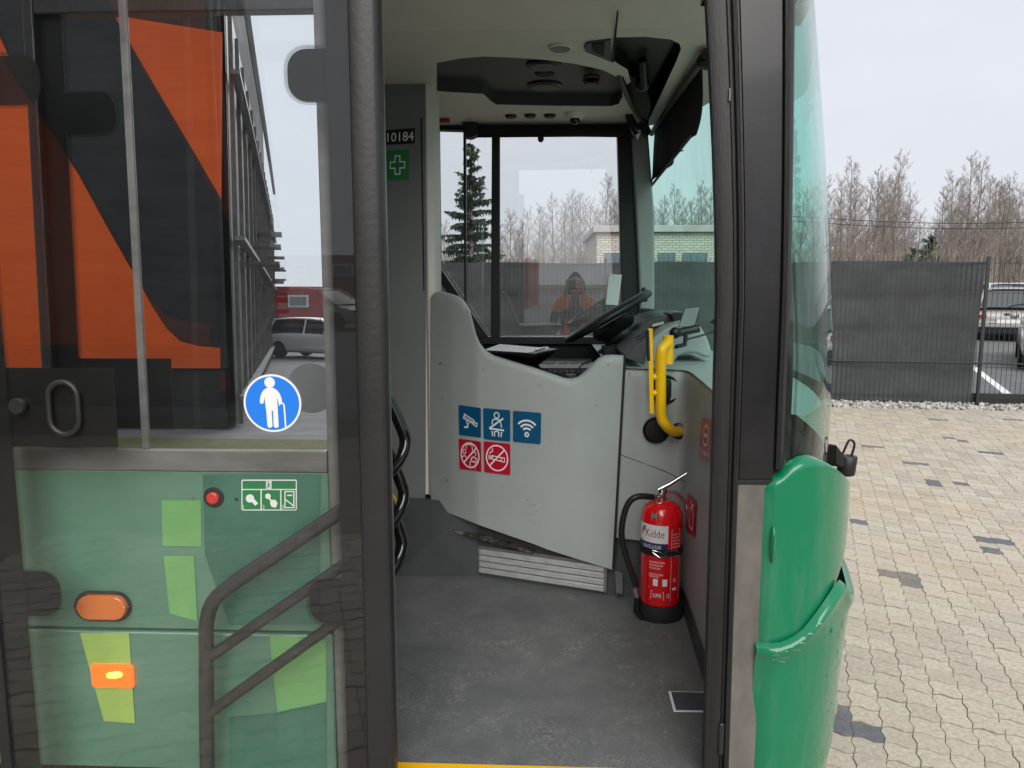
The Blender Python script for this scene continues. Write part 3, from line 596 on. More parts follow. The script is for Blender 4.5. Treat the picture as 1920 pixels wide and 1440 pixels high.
# emergency exit instruction plate
c = [A(453, 957, Y0 - .004), A(557, 957, Y0 - .004), A(557, 899, Y0 - .004), A(453, 899, Y0 - .004)]
D = Decal('exit_instruction_plate', quad(c), bus, eps=0.001); asp = 104 / 58
D.base(M['white'], 0.03, asp=asp)
for bx_ in ((.02, .7, .98, .96), (.02, .04, .345, .665), (.37, .04, .70, .665), (.725, .04, .98, .665)): D.base(M['stk_green'], .008, bx_, asp, 'plate_field', D.o)
plate = bpy.data.objects['exit_instruction_plate']
D.ink('plate_print', M['white'], polys=[[(.45, .7), (.55, .7), (.55, .96), (.45, .96)]], discs=[(.16, .40, .075), (.485, .47, .05)],
      strokes=[([(.2, .36), (.28, .2)], .07), ([(.5, .42), (.55, .3)], .03), ([(.79, .1), (.79, .62), (.95, .62), (.95, .1)], .02, True), ([(.79, .38), (.95, .15)], .02), ([(.92, .5), (.83, .5)], .025)],
      texts=[('1', .04, .07, .12, 0), ('2', .385, .07, .12, 0), ('3', .735, .07, .12, 0)], parent=plate, asp=asp)
D.ink('pointing_hand', M['white'], polys=[[(.55, .13), (.63, .1), (.66, .25), (.62, .36), (.56, .36), (.52, .26)]], parent=plate)
D.ink('running_figure', M['greend'], strokes=[([(.49, .9), (.5, .82), (.47, .74)], .018), ([(.5, .82), (.53, .76)], .014), ([(.47, .86), (.54, .87)], .012)], discs=[(.492, .935, .011)], parent=plate, asp=asp)
# side repeater lamp and lit marker lamp
def stadium(px0, px1, py0, py1, y, h, m, name, par, rr=.5):
    p0, p1 = A(px0, py1, y), A(px1, py0, y); w_, hh = p1.x - p0.x, p1.z - p0.z; r = min(w_, hh) * rr; P = []
    for cx, cz, a in ((p1.x - r, p1.z - r, 0), (p0.x + r, p1.z - r, 90), (p0.x + r, p0.z + r, 180), (p1.x - r, p0.z + r, 270)):
        for i in range(7): t = R(a + 15 * i); P.append(Vector((cx + r * math.cos(t), y, cz + r * math.sin(t))))
    return MB().prism(P, (0, -h, 0)).build(name, m, par, bevel=min(h * .45, .008), seg=3)
lamp = stadium(145, 246, 1108, 1161, Y0, .012, M['blackm'], 'side_repeater', bus); stadium(152, 240, 1114, 1157, Y0 - .0122, .02, M['amber'], 'lens', lamp)
lamp2 = stadium(176, 252, 1244, 1286, Y0 - .008, .012, M['amber_dim'], 'marker_lamp', bus, .15); lamp2['label'] = 'lit amber side marker lamp'
lc = A(214, 1266, Y0 - .021); MB().ell(lc, .022, .004, .008, 16, 8).ell(lc + Vector((.009, 0, .004)), .014, .004, .006, 12, 8).ell(lc + Vector((-.008, 0, -.003)), .014, .004, .006, 12, 8).build('lit_lens', M['amber_lit'], lamp2, smooth=60)
# front wheel and arch behind the door
wheel = MB().lathe([(.28, -.02), (.44, 0), (.48, .04), (.48, .24), (.44, .28), (.28, .28)], (-2.45, Y0 + .33, .48), (0, -1, 0), 40).build('front_wheel', M['blackm'], bus, smooth=40)
MB().lathe([(.02, .1), (.1, .12), (.14, .06), (.24, .05), (.285, .1), (.285, .25)], (-2.45, Y0 + .31, .48), (0, -1, 0), 32).build('rim', M['steel'], wheel, smooth=40)
MB().prism([(-2.45 + .6 * math.cos(R(a)), Y0 - .0085, .3 + max(0, .6 * math.sin(R(a)))) for a in range(0, 181, 12)], (0, -.004, 0)).build('wheel_arch', M['blackm'], bus)

# ---- opened door leaf, standing clear of the body side
YD = 1.80
door = MB(); DL, DR = xof(-82, YD), xof(722, YD); G0, G1 = xof(-10, YD), xof(622, YD); DRb = xof(667, YD); DT, DB = 2.42, 0.24
def fx(x0, x1, z0, z1, y0=YD - .006, y1=YD + .034): door.box(x0, x1, y0, y1, z0, z1)
fx(DL, DL + .03, DB, DT); fx(DL + .03, DRb, DT - .05, DT); fx(DL + .03, DRb, DB, DB + .06)
leaf = door.build('door', M['rubberd'], bus, bevel=.004, label='open glazed front door leaf with black edge')
profile('door_edge_seal', [(DRb, YD - .008), (DRb + .004, YD - .014), (DRb + .012, YD - .016), (DR - .014, YD - .014), (DR - .005, YD - .009), (DR, YD + .0), (DR, YD + .03), (DR - .02, YD + .05), (DRb, YD + .036)], DB, DT, M['rubber'], leaf)
profile('door_edge_lip', [(DR - .008, YD + .035), (DR - .004, YD + .05), (DR - .01, YD + .07), (DR - .03, YD + .056)], DB, DT, M['blackm'], leaf)
pane = MB().box(DL + .031, DRb - .001, YD, YD + .005, DB + .061, DT - .051).build('door_glass', M['g_clear'], leaf)
YF = YD + .009
def fsheet(pts, name='glass_print'): return MB().prism(pts, (0, .002, 0)).build(name, M['frit'], pane)
def fpoly(px): return [A(x, y, YF) for x, y in px]
fsheet([(G1, YF, DB + .06), (DRb, YF, DB + .06), (DRb, YF, DT - .05), (G1, YF, DT - .05)]); fsheet([(DL + .03, YF, DB + .06), (G0, YF, DB + .06), (G0, YF, DT - .05), (DL + .03, YF, DT - .05)])
def tab(px_edge, px_tip, py0, py1, right):
    a = A(px_edge, py0, YF); b = A(px_edge, py1, YF); tip = A(px_tip, (py0 + py1) / 2, YF).x; base = G1 + .0 if right else G0
    z0, z1 = b.z, a.z; r = abs(z1 - z0) * .38; s = 1 if right else -1; P = [(base, YF + .0022, z0)]
    P += [(tip + s * (r - r * math.sin(R(t))), YF + .0022, z0 + r - r * math.cos(R(t))) for t in range(0, 91, 15)]
    P += [(tip + s * (r - r * math.cos(R(t))), YF + .0022, z1 - r + r * math.sin(R(t))) for t in range(0, 91, 15)] + [(base, YF + .0022, z1)]
    fsheet(P, 'hinge_print')
    return P
tabs = [tab(610, 538, 90, 190, True), tab(645, 579, 1087, 1171, True), tab(20, 72, 104, 196, False), tab(40, 112, 1072, 1156, False), ]
bz0, bz1 = A(100, 838, YF).z, A(100, 690, YF).z; xb = xof(215, YF, 760)
fsheet([(G0, YF + .0022, bz0), (xb, YF + .0022, bz0), (xb, YF + .0022, bz1), (G0, YF + .0022, bz1)], 'lock_print')
dm = MB()
def dotline(p, q, inward, rows=3, pitch=.005):
    p, q, inward = Vector(p), Vector(q), Vector(inward); n = int((q - p).length / pitch); d = (q - p) / max(1, n)
    for j in range(rows):
        for i in range(n):
            c = p + d * (i + (.5 if j % 2 else 0)) + inward * ((j + .55) * pitch * .8); r = pitch * (.42 - .09 * j)
            dm.add([c + Vector((r * math.cos(a * 1.0472), 0, r * math.sin(a * 1.0472))) for a in range(6)], [tuple(range(6))])
dotline((G1, YF, DB + .06), (G1, YF, DT - .05), (-1, 0, 0)); dotline((G0, YF, DB + .06), (G0, YF, DT - .05), (1, 0, 0)); dotline((G0, YF, bz0), (xb, YF, bz0), (0, 0, -1), 2)
for T in tabs:
    for a, b in zip(T, T[1:]):
        a, b = Vector(a), Vector(b); d = (b - a)
        if d.length < .003: continue
        n = Vector((d.z, 0, -d.x)).normalized(); mid = sum((Vector(t) for t in T), Vector()) / len(T)
        if n.dot(a - mid) < 0: n = -n
        dotline(a - Vector((0, .0022, 0)), b - Vector((0, .0022, 0)), n, 2)
dm.build('print_dots', M['frit'], pane)
# lock handle and cap on the leaf
def ringstad(px0, px1, py0, py1, y, wall, h, m, name, par):
    p0, p1 = A(px0, py1, y), A(px1, py0, y); r = (p1.x - p0.x) / 2 - wall / 2; cx = (p0.x + p1.x) / 2; pts = []
    for i in range(13): t = R(180 * i / 12); pts.append((cx + r * math.cos(t), y - h * .3, p1.z - wall / 2 - r + r * math.sin(t)))
    for i in range(13): t = R(180 + 180 * i / 12); pts.append((cx + r * math.cos(t), y - h * .3, p0.z + wall / 2 + r + r * math.sin(t)))
    return MB().tube(pts, wall / 2, 10, closed=True).build(name, m, par, smooth=60)
ringstad(93, 149, 711, 818, YD, .013, .012, M['rubber'], 'door_handle', leaf)
disc(A(35, 761, YD), .02, (0, -1, 0), M['rubber'], 'lock_cap', leaf, .012)
# handrail on the inner face
rl = MB(); YR = YD + .075; rr_ = .0195
rl.tube(smoothline([A(392, 1560, YR), A(388, 1400, YR), A(387, 1230, YR), A(388, 1165, YR), A(402, 1125, YR), A(436, 1095, YR), A(520, 1038, YR), A(660, 945, YR)], 6), rr_, 14)
rl.tube([A(388, 1235, YR), A(672, 1040, YR)], rr_ * .78, 12); rl.tube([A(390, 1338, YR), A(672, 1137, YR)], rr_ * .78, 12)
rl.build('handrail', M['rail'], leaf, smooth=60, label='grey tubular handrail behind the door glass')
# round blue sticker
p = A(511, 756, YD - .001); rB = (A(565, 756, YD).x - A(457, 756, YD).x) / 2
D = Decal('priority_sticker', lambda u, v: p + Vector(((u - .5) * 2 * rB, 0, (v - .5) * 2 * rB)), leaf, eps=.0008, normal=lambda u, v: Vector((0, -1, 0)))
circ = lambda r: [(.5 + r * math.cos(R(a)), .5 + r * math.sin(R(a))) for a in range(0, 360, 8)]
D.o = None
def poly_part(D, name, m, P, parent): 
    o = MB().add([D.pt(u, v, D.lay) for u, v in P], [tuple(range(len(P)))]).build(name, m, parent); D.lay += 1; return o
MB().add([p + Vector(((u - .5) * 2 * rB, .0065, (v - .5) * 2 * rB)) for u, v in circ(.5)], [tuple(range(45))]).build('reflection_mask', M['mask_grey'], leaf)  # added disc, keeps the sticker's white back out of the side window reflection
D.o = poly_part(D, 'priority_sticker', M['white'], circ(.5), leaf); poly_part(D, 'sticker_field', M['stk_sky'], circ(.465), D.o)
Z_ = lambda x, y: ((x - 190) / 1190, 1 - (y - 140) / 1190)
body = [(690, 415), (620, 460), (565, 540), (535, 640), (530, 710), (545, 745), (590, 745), (610, 710), (630, 610), (640, 760), (655, 900), (665, 1200), (690, 1240), (740, 1240), (770, 1210), (765, 890), (775, 880), (795, 900), (795, 1210), (820, 1240), (870, 1240), (898, 1210), (892, 780), (888, 600), (915, 730), (925, 795), (945, 760), (985, 740), (985, 650), (950, 540), (890, 460), (810, 415)]
D.ink('sticker_figure', M['white'], polys=[[Z_(*q) for q in body]], discs=[(*Z_(748, 308), .092)], strokes=[([Z_(*q) for q in ((960, 725), (1000, 735), (1025, 770), (1035, 1000), (1042, 1240))], .026)])
M['riser'] = mat('dark_vinyl', (.06, .063, .065), .5, var=.15, vscale=6, bump=.2, bscale=200)
# ---- inside: floor, step edge, risers
MB().box(-6, 0.62, 1.968, 3.6, FLZ - .05, FLZ).build('floor', M['floor'], bus)
MB().box(XO - .02, X1 + .01, 1.935, 1.967, FLZ - .06, FLZ + .004).build('step_edge', M['yellow'], bus, bevel=.003)
MB().box(XO, X1 + .02, 1.925, 1.95, .2, FLZ - .061).build('step_riser', M['blackm'], bus)
W0, W1 = AZ(1325, 1290, FLZ), AZ(1283, 1150, FLZ); wd = (W1 - W0).normalized(); wn = Vector((-wd.y, wd.x, 0))
if wn.x > 0: wn = -wn
hp = [AZ(1253, 1297, FLZ + .003), AZ(1340, 1299, FLZ + .003), AZ(1340, 1336, FLZ + .003), AZ(1263, 1335, FLZ + .003)]
hc = sum(hp, Vector()) / 4
MB().prism(hp, (0, 0, .002)).build('hatch_frame', M['white'], bus)
MB().prism([hc + (p - hc) * .88 + Vector((0, 0, .0025)) for p in hp], (0, 0, .002)).build('hatch', mat('hatch_blue_grey', (.06, .065, .085), .5, var=.2, vscale=30), bus)
rl_ = [Vector((-6, 3.37, 0)), AZ(735, 1081, FLZ), AZ(895, 1083, FLZ) + Vector((0, .02, 0)), AZ(1137, 1120, FLZ) + Vector((0, .03, 0)), AZ(1230, 1136, FLZ) + Vector((0, .06, 0)), Vector((.62, 3.1, 0))]
rm = MB()
rt_ = [3.47, 3.465, 3.36, 3.2, 3.13, 3.11]
for i in range(5): a, b = rl_[i], rl_[i + 1]; rm.add([(a.x, a.y, FLZ), (b.x, b.y, FLZ), (b.x, rt_[i + 1], .655), (a.x, rt_[i], .655)], [(0, 1, 2, 3)])
rm.build('platform_riser', M['riser'], bus)
MB().prism([(p.x, y + .005, .63) for p, y in zip(rl_, rt_)] + [(.62, 4.4, .64), (-6, 4.4, .64)], (0, 0, .02)).build('platform', M['blackm'], bus)
M['galv'] = mat('galvanised_bar', (.56, .57, .56), .4, col2=(.42, .43, .43), metal=.2, vscale=18, stretch=(1, 1, 3))
# dirty ledge and silver heater grille below the cab panel
MB().add([A(828, 990, 3.36), A(842, 986, 3.40), A(1010, 1024, 3.32), A(1000, 1037, 3.24)], [(0, 1, 2, 3)]).build('ledge_plate', mat('scuffed_ledge', (.03, .027, .024), .6, col2=(.28, .25, .2), vscale=22, lo=.45, hi=.8, stretch=(1, 3, 1)), bus, solid=.012)
ga, gb = AZ(895, 1080, FLZ), AZ(1137, 1118, FLZ); gz1 = A(895, 1022, ga.y).z; gd = (gb - ga).normalized(); gn = Vector((gd.y, -gd.x, 0))
gr = MB().obox((ga + gb) / 2 + gn * -.03 + Vector((0, 0, (gz1 - FLZ) / 2 + .006)), gd * (gb - ga).length / 2, gn * .03, Vector((0, 0, (gz1 - FLZ) / 2 - .008))).build('heater_grille', mat('galvanised_slot_shade', (.2, .205, .2), .5, metal=.2, col2=(.15, .155, .155), vscale=16, stretch=(1, 1, 3)), bus, bevel=.003)  # base coloured dark to stand for shade in the slots between bars
for i in range(4):
    z = FLZ + .032 + i * (gz1 - FLZ - .04) / 3.7
    MB().obox((ga + gb) / 2 + gn * .001 + Vector((0, 0, z - FLZ)), gd * ((gb - ga).length / 2 - .012), gn * .004, Vector((0, 0, (gz1 - FLZ - .04) / 3.7 * .4))).build('grille_bar', M['galv'], gr, bevel=.0015)
# fare-desk wall beside the door: column-sampled panels
PYT = [(700, 3.46), (808, 3.44), (850, 3.355), (895, 3.285), (950, 3.245), (1000, 3.21), (1080, 3.16), (1175, 3.115)]
def Yp(px): return interp(PYT, px)
def curtain(cols, thick=.05, rnd=.014, yf=Yp):
    mb = MB(); rows = None; n = len(cols); g = []
    for px, yt, yb in cols:
        Y = yf(px); a, b = A(px, yt, Y), A(px - 22 * max(0, (px - 1000) / 170), yb, Y); col = [Vector((a.x, Y + thick, a.z)), Vector((a.x, Y + rnd * 1.4, a.z)), Vector((a.x, Y + rnd * .45, a.z - rnd * .25)), Vector((a.x, Y + rnd * .1, a.z - rnd * .7))]
        for k in range(7): t = .04 + .96 * k / 6; q = a.lerp(b, t); col.append(Vector((q.x, Y, min(q.z, a.z - rnd * 1.3) if k == 0 else q.z)))
        col.append(Vector((b.x, Y + thick, b.z))); g.append(col)
    m = len(g[0]); vs = [v for c in g for v in c]
    mb.add(vs, [(i * m + j, (i + 1) * m + j, (i + 1) * m + j + 1, i * m + j + 1) for i in range(n - 1) for j in range(m - 1)])
    mb.add(g[0], [tuple(range(m))]); mb.add(g[-1], [tuple(range(m))]); return mb
top = [(808, 556), (813, 549), (822, 546), (840, 550), (858, 556), (870, 566), (878, 580), (884, 600), (891, 628), (898, 645), (908, 658), (925, 668), (960, 679), (1000, 691), (1040, 705), (1058, 711), (1072, 713), (1085, 709), (1098, 699), (1112, 684), (1124, 673), (1136, 668), (1150, 667), (1170, 668)]
bot = [(808, 950), (820, 954), (860, 969), (900, 985), (960, 1006), (1030, 1030), (1090, 1047), (1170, 1068)]
pxs = sorted(set([p for p, _ in top] + list(range(815, 1170, 12))))
def sh(px, k): return px - (22 if k else 0) * max(0, (px - 1000) / 170)
cabdoor = curtain([(px, interp(top, px), interp(bot, px)) for px in pxs]).build('cab_door', M['grey'], bus, smooth=50, label='grey cab door panel with sloping top')
for q in ((826, 681), (907, 692), (1013, 721), (1141, 684), (829, 747)): disc(A(*q, Yp(q[0]) - .001), .0055 if q[0] == 826 else .0038, (0, -1, 0), M['steel'], 'screw', cabdoor, .003)
rk = random.Random(4); sk_ = MB()
for k in range(18):        # shoe scuffs low on the panel
    px_ = rk.uniform(930, 1130); py_ = rk.uniform(880, 985); ln = rk.uniform(4, 16); dy = rk.uniform(-2, 3); w_ = rk.uniform(.5, 1.3)
    sk_.add([A(x, y, Yp(x) - .0012) for x, y in ((px_, py_), (px_ + ln, py_ + dy), (px_ + ln * .9, py_ + dy + w_), (px_ + 1, py_ + w_))], [(0, 1, 2, 3)])
o = sk_.build('scuff_marks', mat('scuff_grey', (.25, .262, .258), .6), cabdoor); o['kind'] = 'stuff'
for q in ((1120, 760), (1128, 905), (1133, 1020), (838, 900), (1180, 700), (1165, 1000)): disc(A(*q, (Yp(q[0]) if q[0] < 1150 else 3.11) - .001), .0036, (0, -1, 0), M['steel'], 'screw', cabdoor, .003)
def cabq(pts, e=.0): return [A(x, y, Yp(x) - e) for x, y in pts]
def sticker(name, pts, m, label=None, rad=.06):     # corners clockwise from top-left
    tl, tr, br, bl = pts; D = Decal(name, quad(cabq([bl, br, tr, tl], .003)), cabdoor, eps=.0012); D.base(m, rad, label=label); return D
rev = lambda L, x0, y0, s_=1: L
def zs(x0, y0, x1, y1):   # from zoomed sticker pixels to 0..1
    return lambda L: [((x - x0) / (x1 - x0), 1 - (y - y0) / (y1 - y0)) for x, y in L]
# camera
D = sticker('camera_sticker', [(860, 759), (902, 765), (902, 821), (861, 815)], M['stk_blue'])
D.ink('pictogram', M['white'], strokes=[([(.27, .72), (.7, .55), (.66, .44), (.22, .58)], .04, True), ([(.24, .65), (.67, .48)], .03), ([(.7, .5), (.84, .46), (.8, .36), (.66, .42)], .04, True), ([(.35, .5), (.4, .4), (.48, .44)], .04), ([(.42, .4), (.4, .3), (.25, .28)], .06)])
# seat belt
D = sticker('seat_belt_sticker', [(906, 765), (957, 769), (957, 828), (907, 823)], M['stk_blue'])
arcp = lambda cx, cy, r, a0, a1, n=14: [(cx + r * math.cos(R(a0 + (a1 - a0) * i / n)), cy + r * math.sin(R(a0 + (a1 - a0) * i / n))) for i in range(n + 1)]
D.ink('pictogram', M['white'], strokes=[(arcp(.5, .8, .09, 0, 345, 18), .035, True), ([(.33, .5), (.34, .62), (.4, .67), (.57, .67), (.64, .6), (.68, .42)], .035), ([(.74, .72), (.22, .36)], .055), ([(.22, .36), (.77, .34)], .055), ([(.31, .29), (.35, .12)], .04), ([(.69, .29), (.65, .12)], .04), ([(.42, .12), (.41, .26), (.5, .3), (.58, .26), (.57, .12)], .04)])
# wifi
D = sticker('wireless_sticker', [(962, 770), (1015, 774), (1014, 833), (962, 828)], M['stk_blue'])
D.ink('pictogram', M['white'], strokes=[(arcp(.5, .28, .44, 45, 135), .06), (arcp(.5, .28, .31, 45, 135), .06), (arcp(.5, .28, .19, 48, 132), .06), (arcp(.5, .27, .06, 0, 340, 16), .05, True)])
# no talking
D = sticker('no_talking_sticker', [(860, 822), (902, 828), (903, 885), (862, 879)], M['stk_red'])
D.ink('pictogram', M['white'], strokes=[(arcp(.5, .5, .4, 0, 354, 40), .05, True), ([(.22, .24), (.78, .76)], .05), ([(.34, .7), (.33, .84), (.6, .86), (.62, .66)], .03), (arcp(.25, .6, .07, 0, 340, 12), .03, True), (arcp(.25, .36, .1, 20, 160), .03), (arcp(.7, .56, .07, -40, 150), .03), (arcp(.68, .32, .14, 0, 175), .04), ([(.54, .32), (.84, .28)], .04), ([(.5, .14), (.5, .3)], .035)])
# no smoking
D = sticker('no_smoking_sticker', [(907, 827), (957, 832), (957, 891), (908, 885)], M['stk_red'])
D.ink('pictogram', M['white'], strokes=[(arcp(.5, .5, .4, 0, 354, 40), .045, True), ([(.21, .23), (.77, .77)], .045), ([(.33, .56), (.33, .45), (.78, .4), (.79, .52)], .03, True), ([(.2, .57), (.2, .44)], .03), ([(.25, .57), (.25, .44)], .03), ([(.29, .57), (.29, .44)], .02), ([(.22, .61), (.26, .67), (.33, .7), (.34, .8)], .03), ([(.66, .5), (.66, .42)], .03)])
# partition behind the driver
XP = xof(798, 3.46); XQ = xof(817, 3.42)
part = MB().add([A(600, 60, 3.47), A(798, 60, 3.47), A(798, 990, 3.47), A(600, 990, 3.47)], [(0, 1, 2, 3)]).build('cab_partition', M['greyp'], bus, solid=.03)
pc = MB(); zt, zb = 2.5, .66
PC = [(XP, 3.475), (XP + .004, 3.462), (XP + .014, 3.455), (XP + .04, 3.47), (XP + .05, 3.50), (XP + .05, 3.62), (XP - .06, 3.62), (XP - .06, 3.475)]
pc.prism([(x, y, zb) for x, y in PC], (0, 0, zt - zb)); pc.build('partition_post', M['grey2'], bus, smooth=40, bevel=.004)
MB().box(-6, XP - .02, 3.62, 3.66, .66, 2.5).build('cab_back_wall', M['greyp'], bus)
MB().box(XP - .01, XP - .004, 3.4525, 3.462, A(804, 545, 3.46).z, A(804, 222, 3.46).z).build('post_slot', M['blackm'], part)
def Aw(pts, Y): return quad([A(x, y, Y) for x, y in pts])
D = Decal('fleet_number', Aw([(700, 273), (778, 269), (778, 240), (700, 246)], 3.453), part, eps=.001); D.base(M['blackm'], .03)
D.ink('number', M['white'], texts=[('10184', .34, .2, .6, .63)])
D = Decal('first_aid_sticker', Aw([(722, 339), (767, 337), (767, 280), (722, 282)], 3.453), part, eps=.001); D.base(M['stk_green'], .06)
D.ink('pictogram', M['white'], strokes=[([(.42, .2), (.62, .2), (.62, .4), (.82, .4), (.82, .6), (.62, .6), (.62, .8), (.42, .8), (.42, .6), (.22, .6), (.22, .4), (.42, .4)], .04, True)])
# dashboard flank in the front corner and its wall back to the door
cr = [(1176, 3.112), (1200, 3.10), (1240, 3.09)]
wallp = lambda s_: W0 + wd * s_
cn = (W1 - W0).length; PL = [A(1140, 800, 3.15), A(1174, 800, 3.128), A(1205, 800, 3.108), A(1240, 800, 3.10)]
PLAN = smoothline([Vector((p.x, p.y, 0)) for p in PL] + [Vector(((W1 + wd * .05).x - .055, 3.085, 0)), Vector(((W1 + wd * .02).x - .012, 3.055, 0)), Vector(((W1 - wd * .06).x, (W1 - wd * .06).y, 0)), Vector(((W0).x, W0.y, 0)), Vector(((W0 - wd * .33).x, (W0 - wd * .33).y, 0))], 6)
ZD = 1.30
def flank(u, v): p = along(PLAN, u); zb_ = .58 if p.y > 3.04 else .40; return Vector((p.x, p.y, zb_ + (ZD - zb_) * v))
fk = MB(); NV = [0, .1, .25, .4, .55, .7, .85, .95, .975, .99, 1]; NU = 90; g = []
for v in NV:
    for i in range(NU + 1):
        p = flank(i / NU, v); q = along(PLAN, min(1, i / NU + .01)) - along(PLAN, max(0, i / NU - .01)); n = Vector((-q.y, q.x, 0)).normalized()
        k = .02 * max(0, (v - .955) / .045) ** 2; g.append(p + n * k)
fk.add(g, [(j * (NU + 1) + i, j * (NU + 1) + i + 1, (j + 1) * (NU + 1) + i + 1, (j + 1) * (NU + 1) + i) for j in range(len(NV) - 1) for i in range(NU)])
flankp = fk.build('dashboard_flank', M['grey'], bus, smooth=50)
MB().add([(p.x, p.y, ZD) for p in PLAN] + [(.64, 2.06, ZD)] + [(p.x - .03, p.y, ZD) for p in WP[8:-8]] + [(.62, 4.38, ZD), (PLAN[0].x, 4.38, ZD)], [tuple(range(len(PLAN) + 3 + len(WP[8:-8])))]).build('dashboard_top', M['grey'], bus)
def FK(px, py):
    best = None
    for i in range(200):
        p = along(PLAN, i / 200); k = (ray(px, py).x / ray(px, py).y) * p.y - p.x
        if best is None or abs(k) < best[0]: best = (abs(k), p.y)
    return A(px, py, best[1])
# plinth strip at the foot of that wall
MB().add([W0 - wd * .35 + wn * .004, W1 + wd * .1 + wn * .004, W1 + wd * .1 + wn * .004 + Vector((0, 0, .1)), W0 - wd * .35 + wn * .004 + Vector((0, 0, .1))], [(0, 1, 2, 3)]).build('wall_plinth', M['riser'], bus)
MB().tube([FK(1162, 852), FK(1200, 866), FK(1230, 877), FK(1250, 885), FK(1270, 895), FK(1284, 903)], .0018, 6).build('moulding', M['greyd'], flankp)
MB().prism([A(1174, 669, 3.114), A(1169.5, 669, 3.114), A(1147.5, 1066, 3.114), A(1152, 1066, 3.114)], (0, .03, 0)).build('panel_gap', M['blackm'], bus)
MB().prism([A(1153, 1072, 3.10), A(1168, 1074, 3.10), A(1168, 1115, 3.10), A(1155, 1113, 3.10)], (0, .004, 0)).build('bracket', M['trim'], bus, bevel=.002)
def vent(px, py, r):
    c = FK(px, py) + Vector((0, -.008, 0)); o = MB().lathe([(r, -.03), (r, .006), (r * .93, .01), (r * .86, .006), (r * .82, -.0), (r * .6, .002), (.001, .002)], c, (0, -1, 0), 32).build('air_vent', M['black'], bus, smooth=40); return o
vent(1230, 806, .054); vent(1246, 730, .06)
# warning sticker on the wall and extinguisher sign (plane of the wall)
def wq4(pts): return [AP(x, y, W0, wn) + wn * .003 for x, y in pts]
def wsticker(name, pts, m): tl, tr, br, bl = pts; D = Decal(name, quad(wq4([bl, br, tr, tl])), flankp, eps=.001); D.base(m, .05); return D
D = wsticker('no_exit_sticker', [(1319, 783), (1338, 793), (1333, 868), (1312, 856)], M['stk_red'])
D.ink('pictogram', M['white'], strokes=[(arcp(.5, .62, .25, 0, 350, 30), .05, True), ([(.36, .62), (.64, .62)], .1)], texts=[('Ej utgång', .14, .14, .12, .74)])
D = wsticker('extinguisher_sign', [(1291, 924), (1307, 941), (1304, 1009), (1287, 990)], M['stk_red'])
D.ink('pictogram', M['white'], strokes=[([(.42, .16), (.42, .62), (.52, .72), (.66, .72), (.76, .62), (.76, .16)], .05, True), ([(.58, .72), (.58, .82), (.42, .88)], .05), ([(.58, .8), (.8, .84)], .05), ([(.2, .7), (.2, .35), (.3, .25)], .05)])
# yellow grab handle
yh = MB(); YY = 2.985
yh.tube(smoothline([FK(1274, 808) + Vector((0, -.004, 0)), A(1262, 808, 3.02), A(1248, 797, YY), A(1240, 780, YY), A(1239, 740, YY), A(1239, 680, YY), A(1241, 656, YY), A(1252, 644, YY + .02)], 6), .0205, 16)
yh.cyl(A(1252, 682, YY + .03), A(1253, 629, YY + .03), .021, n=20)
yh = yh.build('grab_handle', M['yellow'], bus, smooth=50, label='yellow tubular grab handle by the dashboard')
p0, p1 = A(1222, 776, YY - .005), A(1219, 616, YY - .005); MB().obox((p0 + p1) / 2, ((p1 - p0).length / 2) * (p1 - p0).normalized(), Vector((.009, 0, 0)), Vector((0, .004, 0))).build('mounting_bar', M['yellow'], yh, bevel=.002)
p0, p1 = A(1216, 676, YY + .01), A(1214, 618, YY + .01); MB().obox((p0 + p1) / 2, (p1 - p0) / 2, Vector((.004, 0, 0)), Vector((0, .02, 0))).build('ticket_plate', M['rubberd'], yh, bevel=.001)
for yy in (707, 737): MB().cyl(A(1224, yy, YY), A(1238, yy, YY), .012, n=14).build('boss', M['yellow'], yh, smooth=40)
MB().lathe([(.034, 0), (.034, .006), (.026, .012)], FK(1273, 808), (-.35, -1, 0), 24).build('flange', M['black'], yh, smooth=40)
# binnacle, console, steering wheel
def slab(name, pts, Ya, Yb, m, par, bevel=.01, seg=3): return MB().prism([A(x, y, Ya) for x, y in pts], (0, Yb - Ya, 0)).build(name, m, par, bevel=bevel, seg=seg)
bin_ = slab('binnacle', [(1206, 680), (1214, 655), (1226, 632), (1248, 615), (1275, 604), (1300, 602), (1314, 613), (1325, 630), (1333, 652), (1336, 668), (1325, 672), (1306, 664), (1290, 662), (1272, 668), (1262, 682)], 3.38, 3.80, M['grey'], bus, .016)
slab('console_side', [(1172, 672), (1172, 666), (1192, 648), (1213, 630), (1226, 634), (1214, 656), (1208, 684)], 3.15, 3.6, M['greyd'], bus, .006)
slab('instrument_hood', [(1186, 636), (1200, 612), (1224, 596), (1258, 590), (1285, 590), (1300, 601), (1262, 606), (1232, 620), (1215, 632)], 3.55, 4.1, M['greyd'], bus, .01)
slab('hood_top', [(1256, 589), (1262, 586), (1282, 585), (1290, 590), (1276, 604), (1262, 600)], 3.5, 3.7, M['black'], bus, .004)
for i in range(6): slab('warning_key', [(1224 + 3.6 * i, 608 - i * .9), (1226.6 + 3.6 * i, 607.4 - i * .9), (1225.6 + 3.6 * i, 612.5 - i * .9), (1223 + 3.6 * i, 613 - i * .9)], 3.52, 3.53, M['grey2'], bin_, .0005)
for i in range(4):
    for j in range(2): slab('rocker_switch', [(1193 + 5 * i, 631 - 3 * i + j * 6), (1197 + 5 * i, 629 - 3 * i + j * 6), (1196 + 5 * i, 634 - 3 * i + j * 6), (1192 + 5 * i, 636 - 3 * i + j * 6)], 3.14, 3.148, M['black'], bin_, .0005)
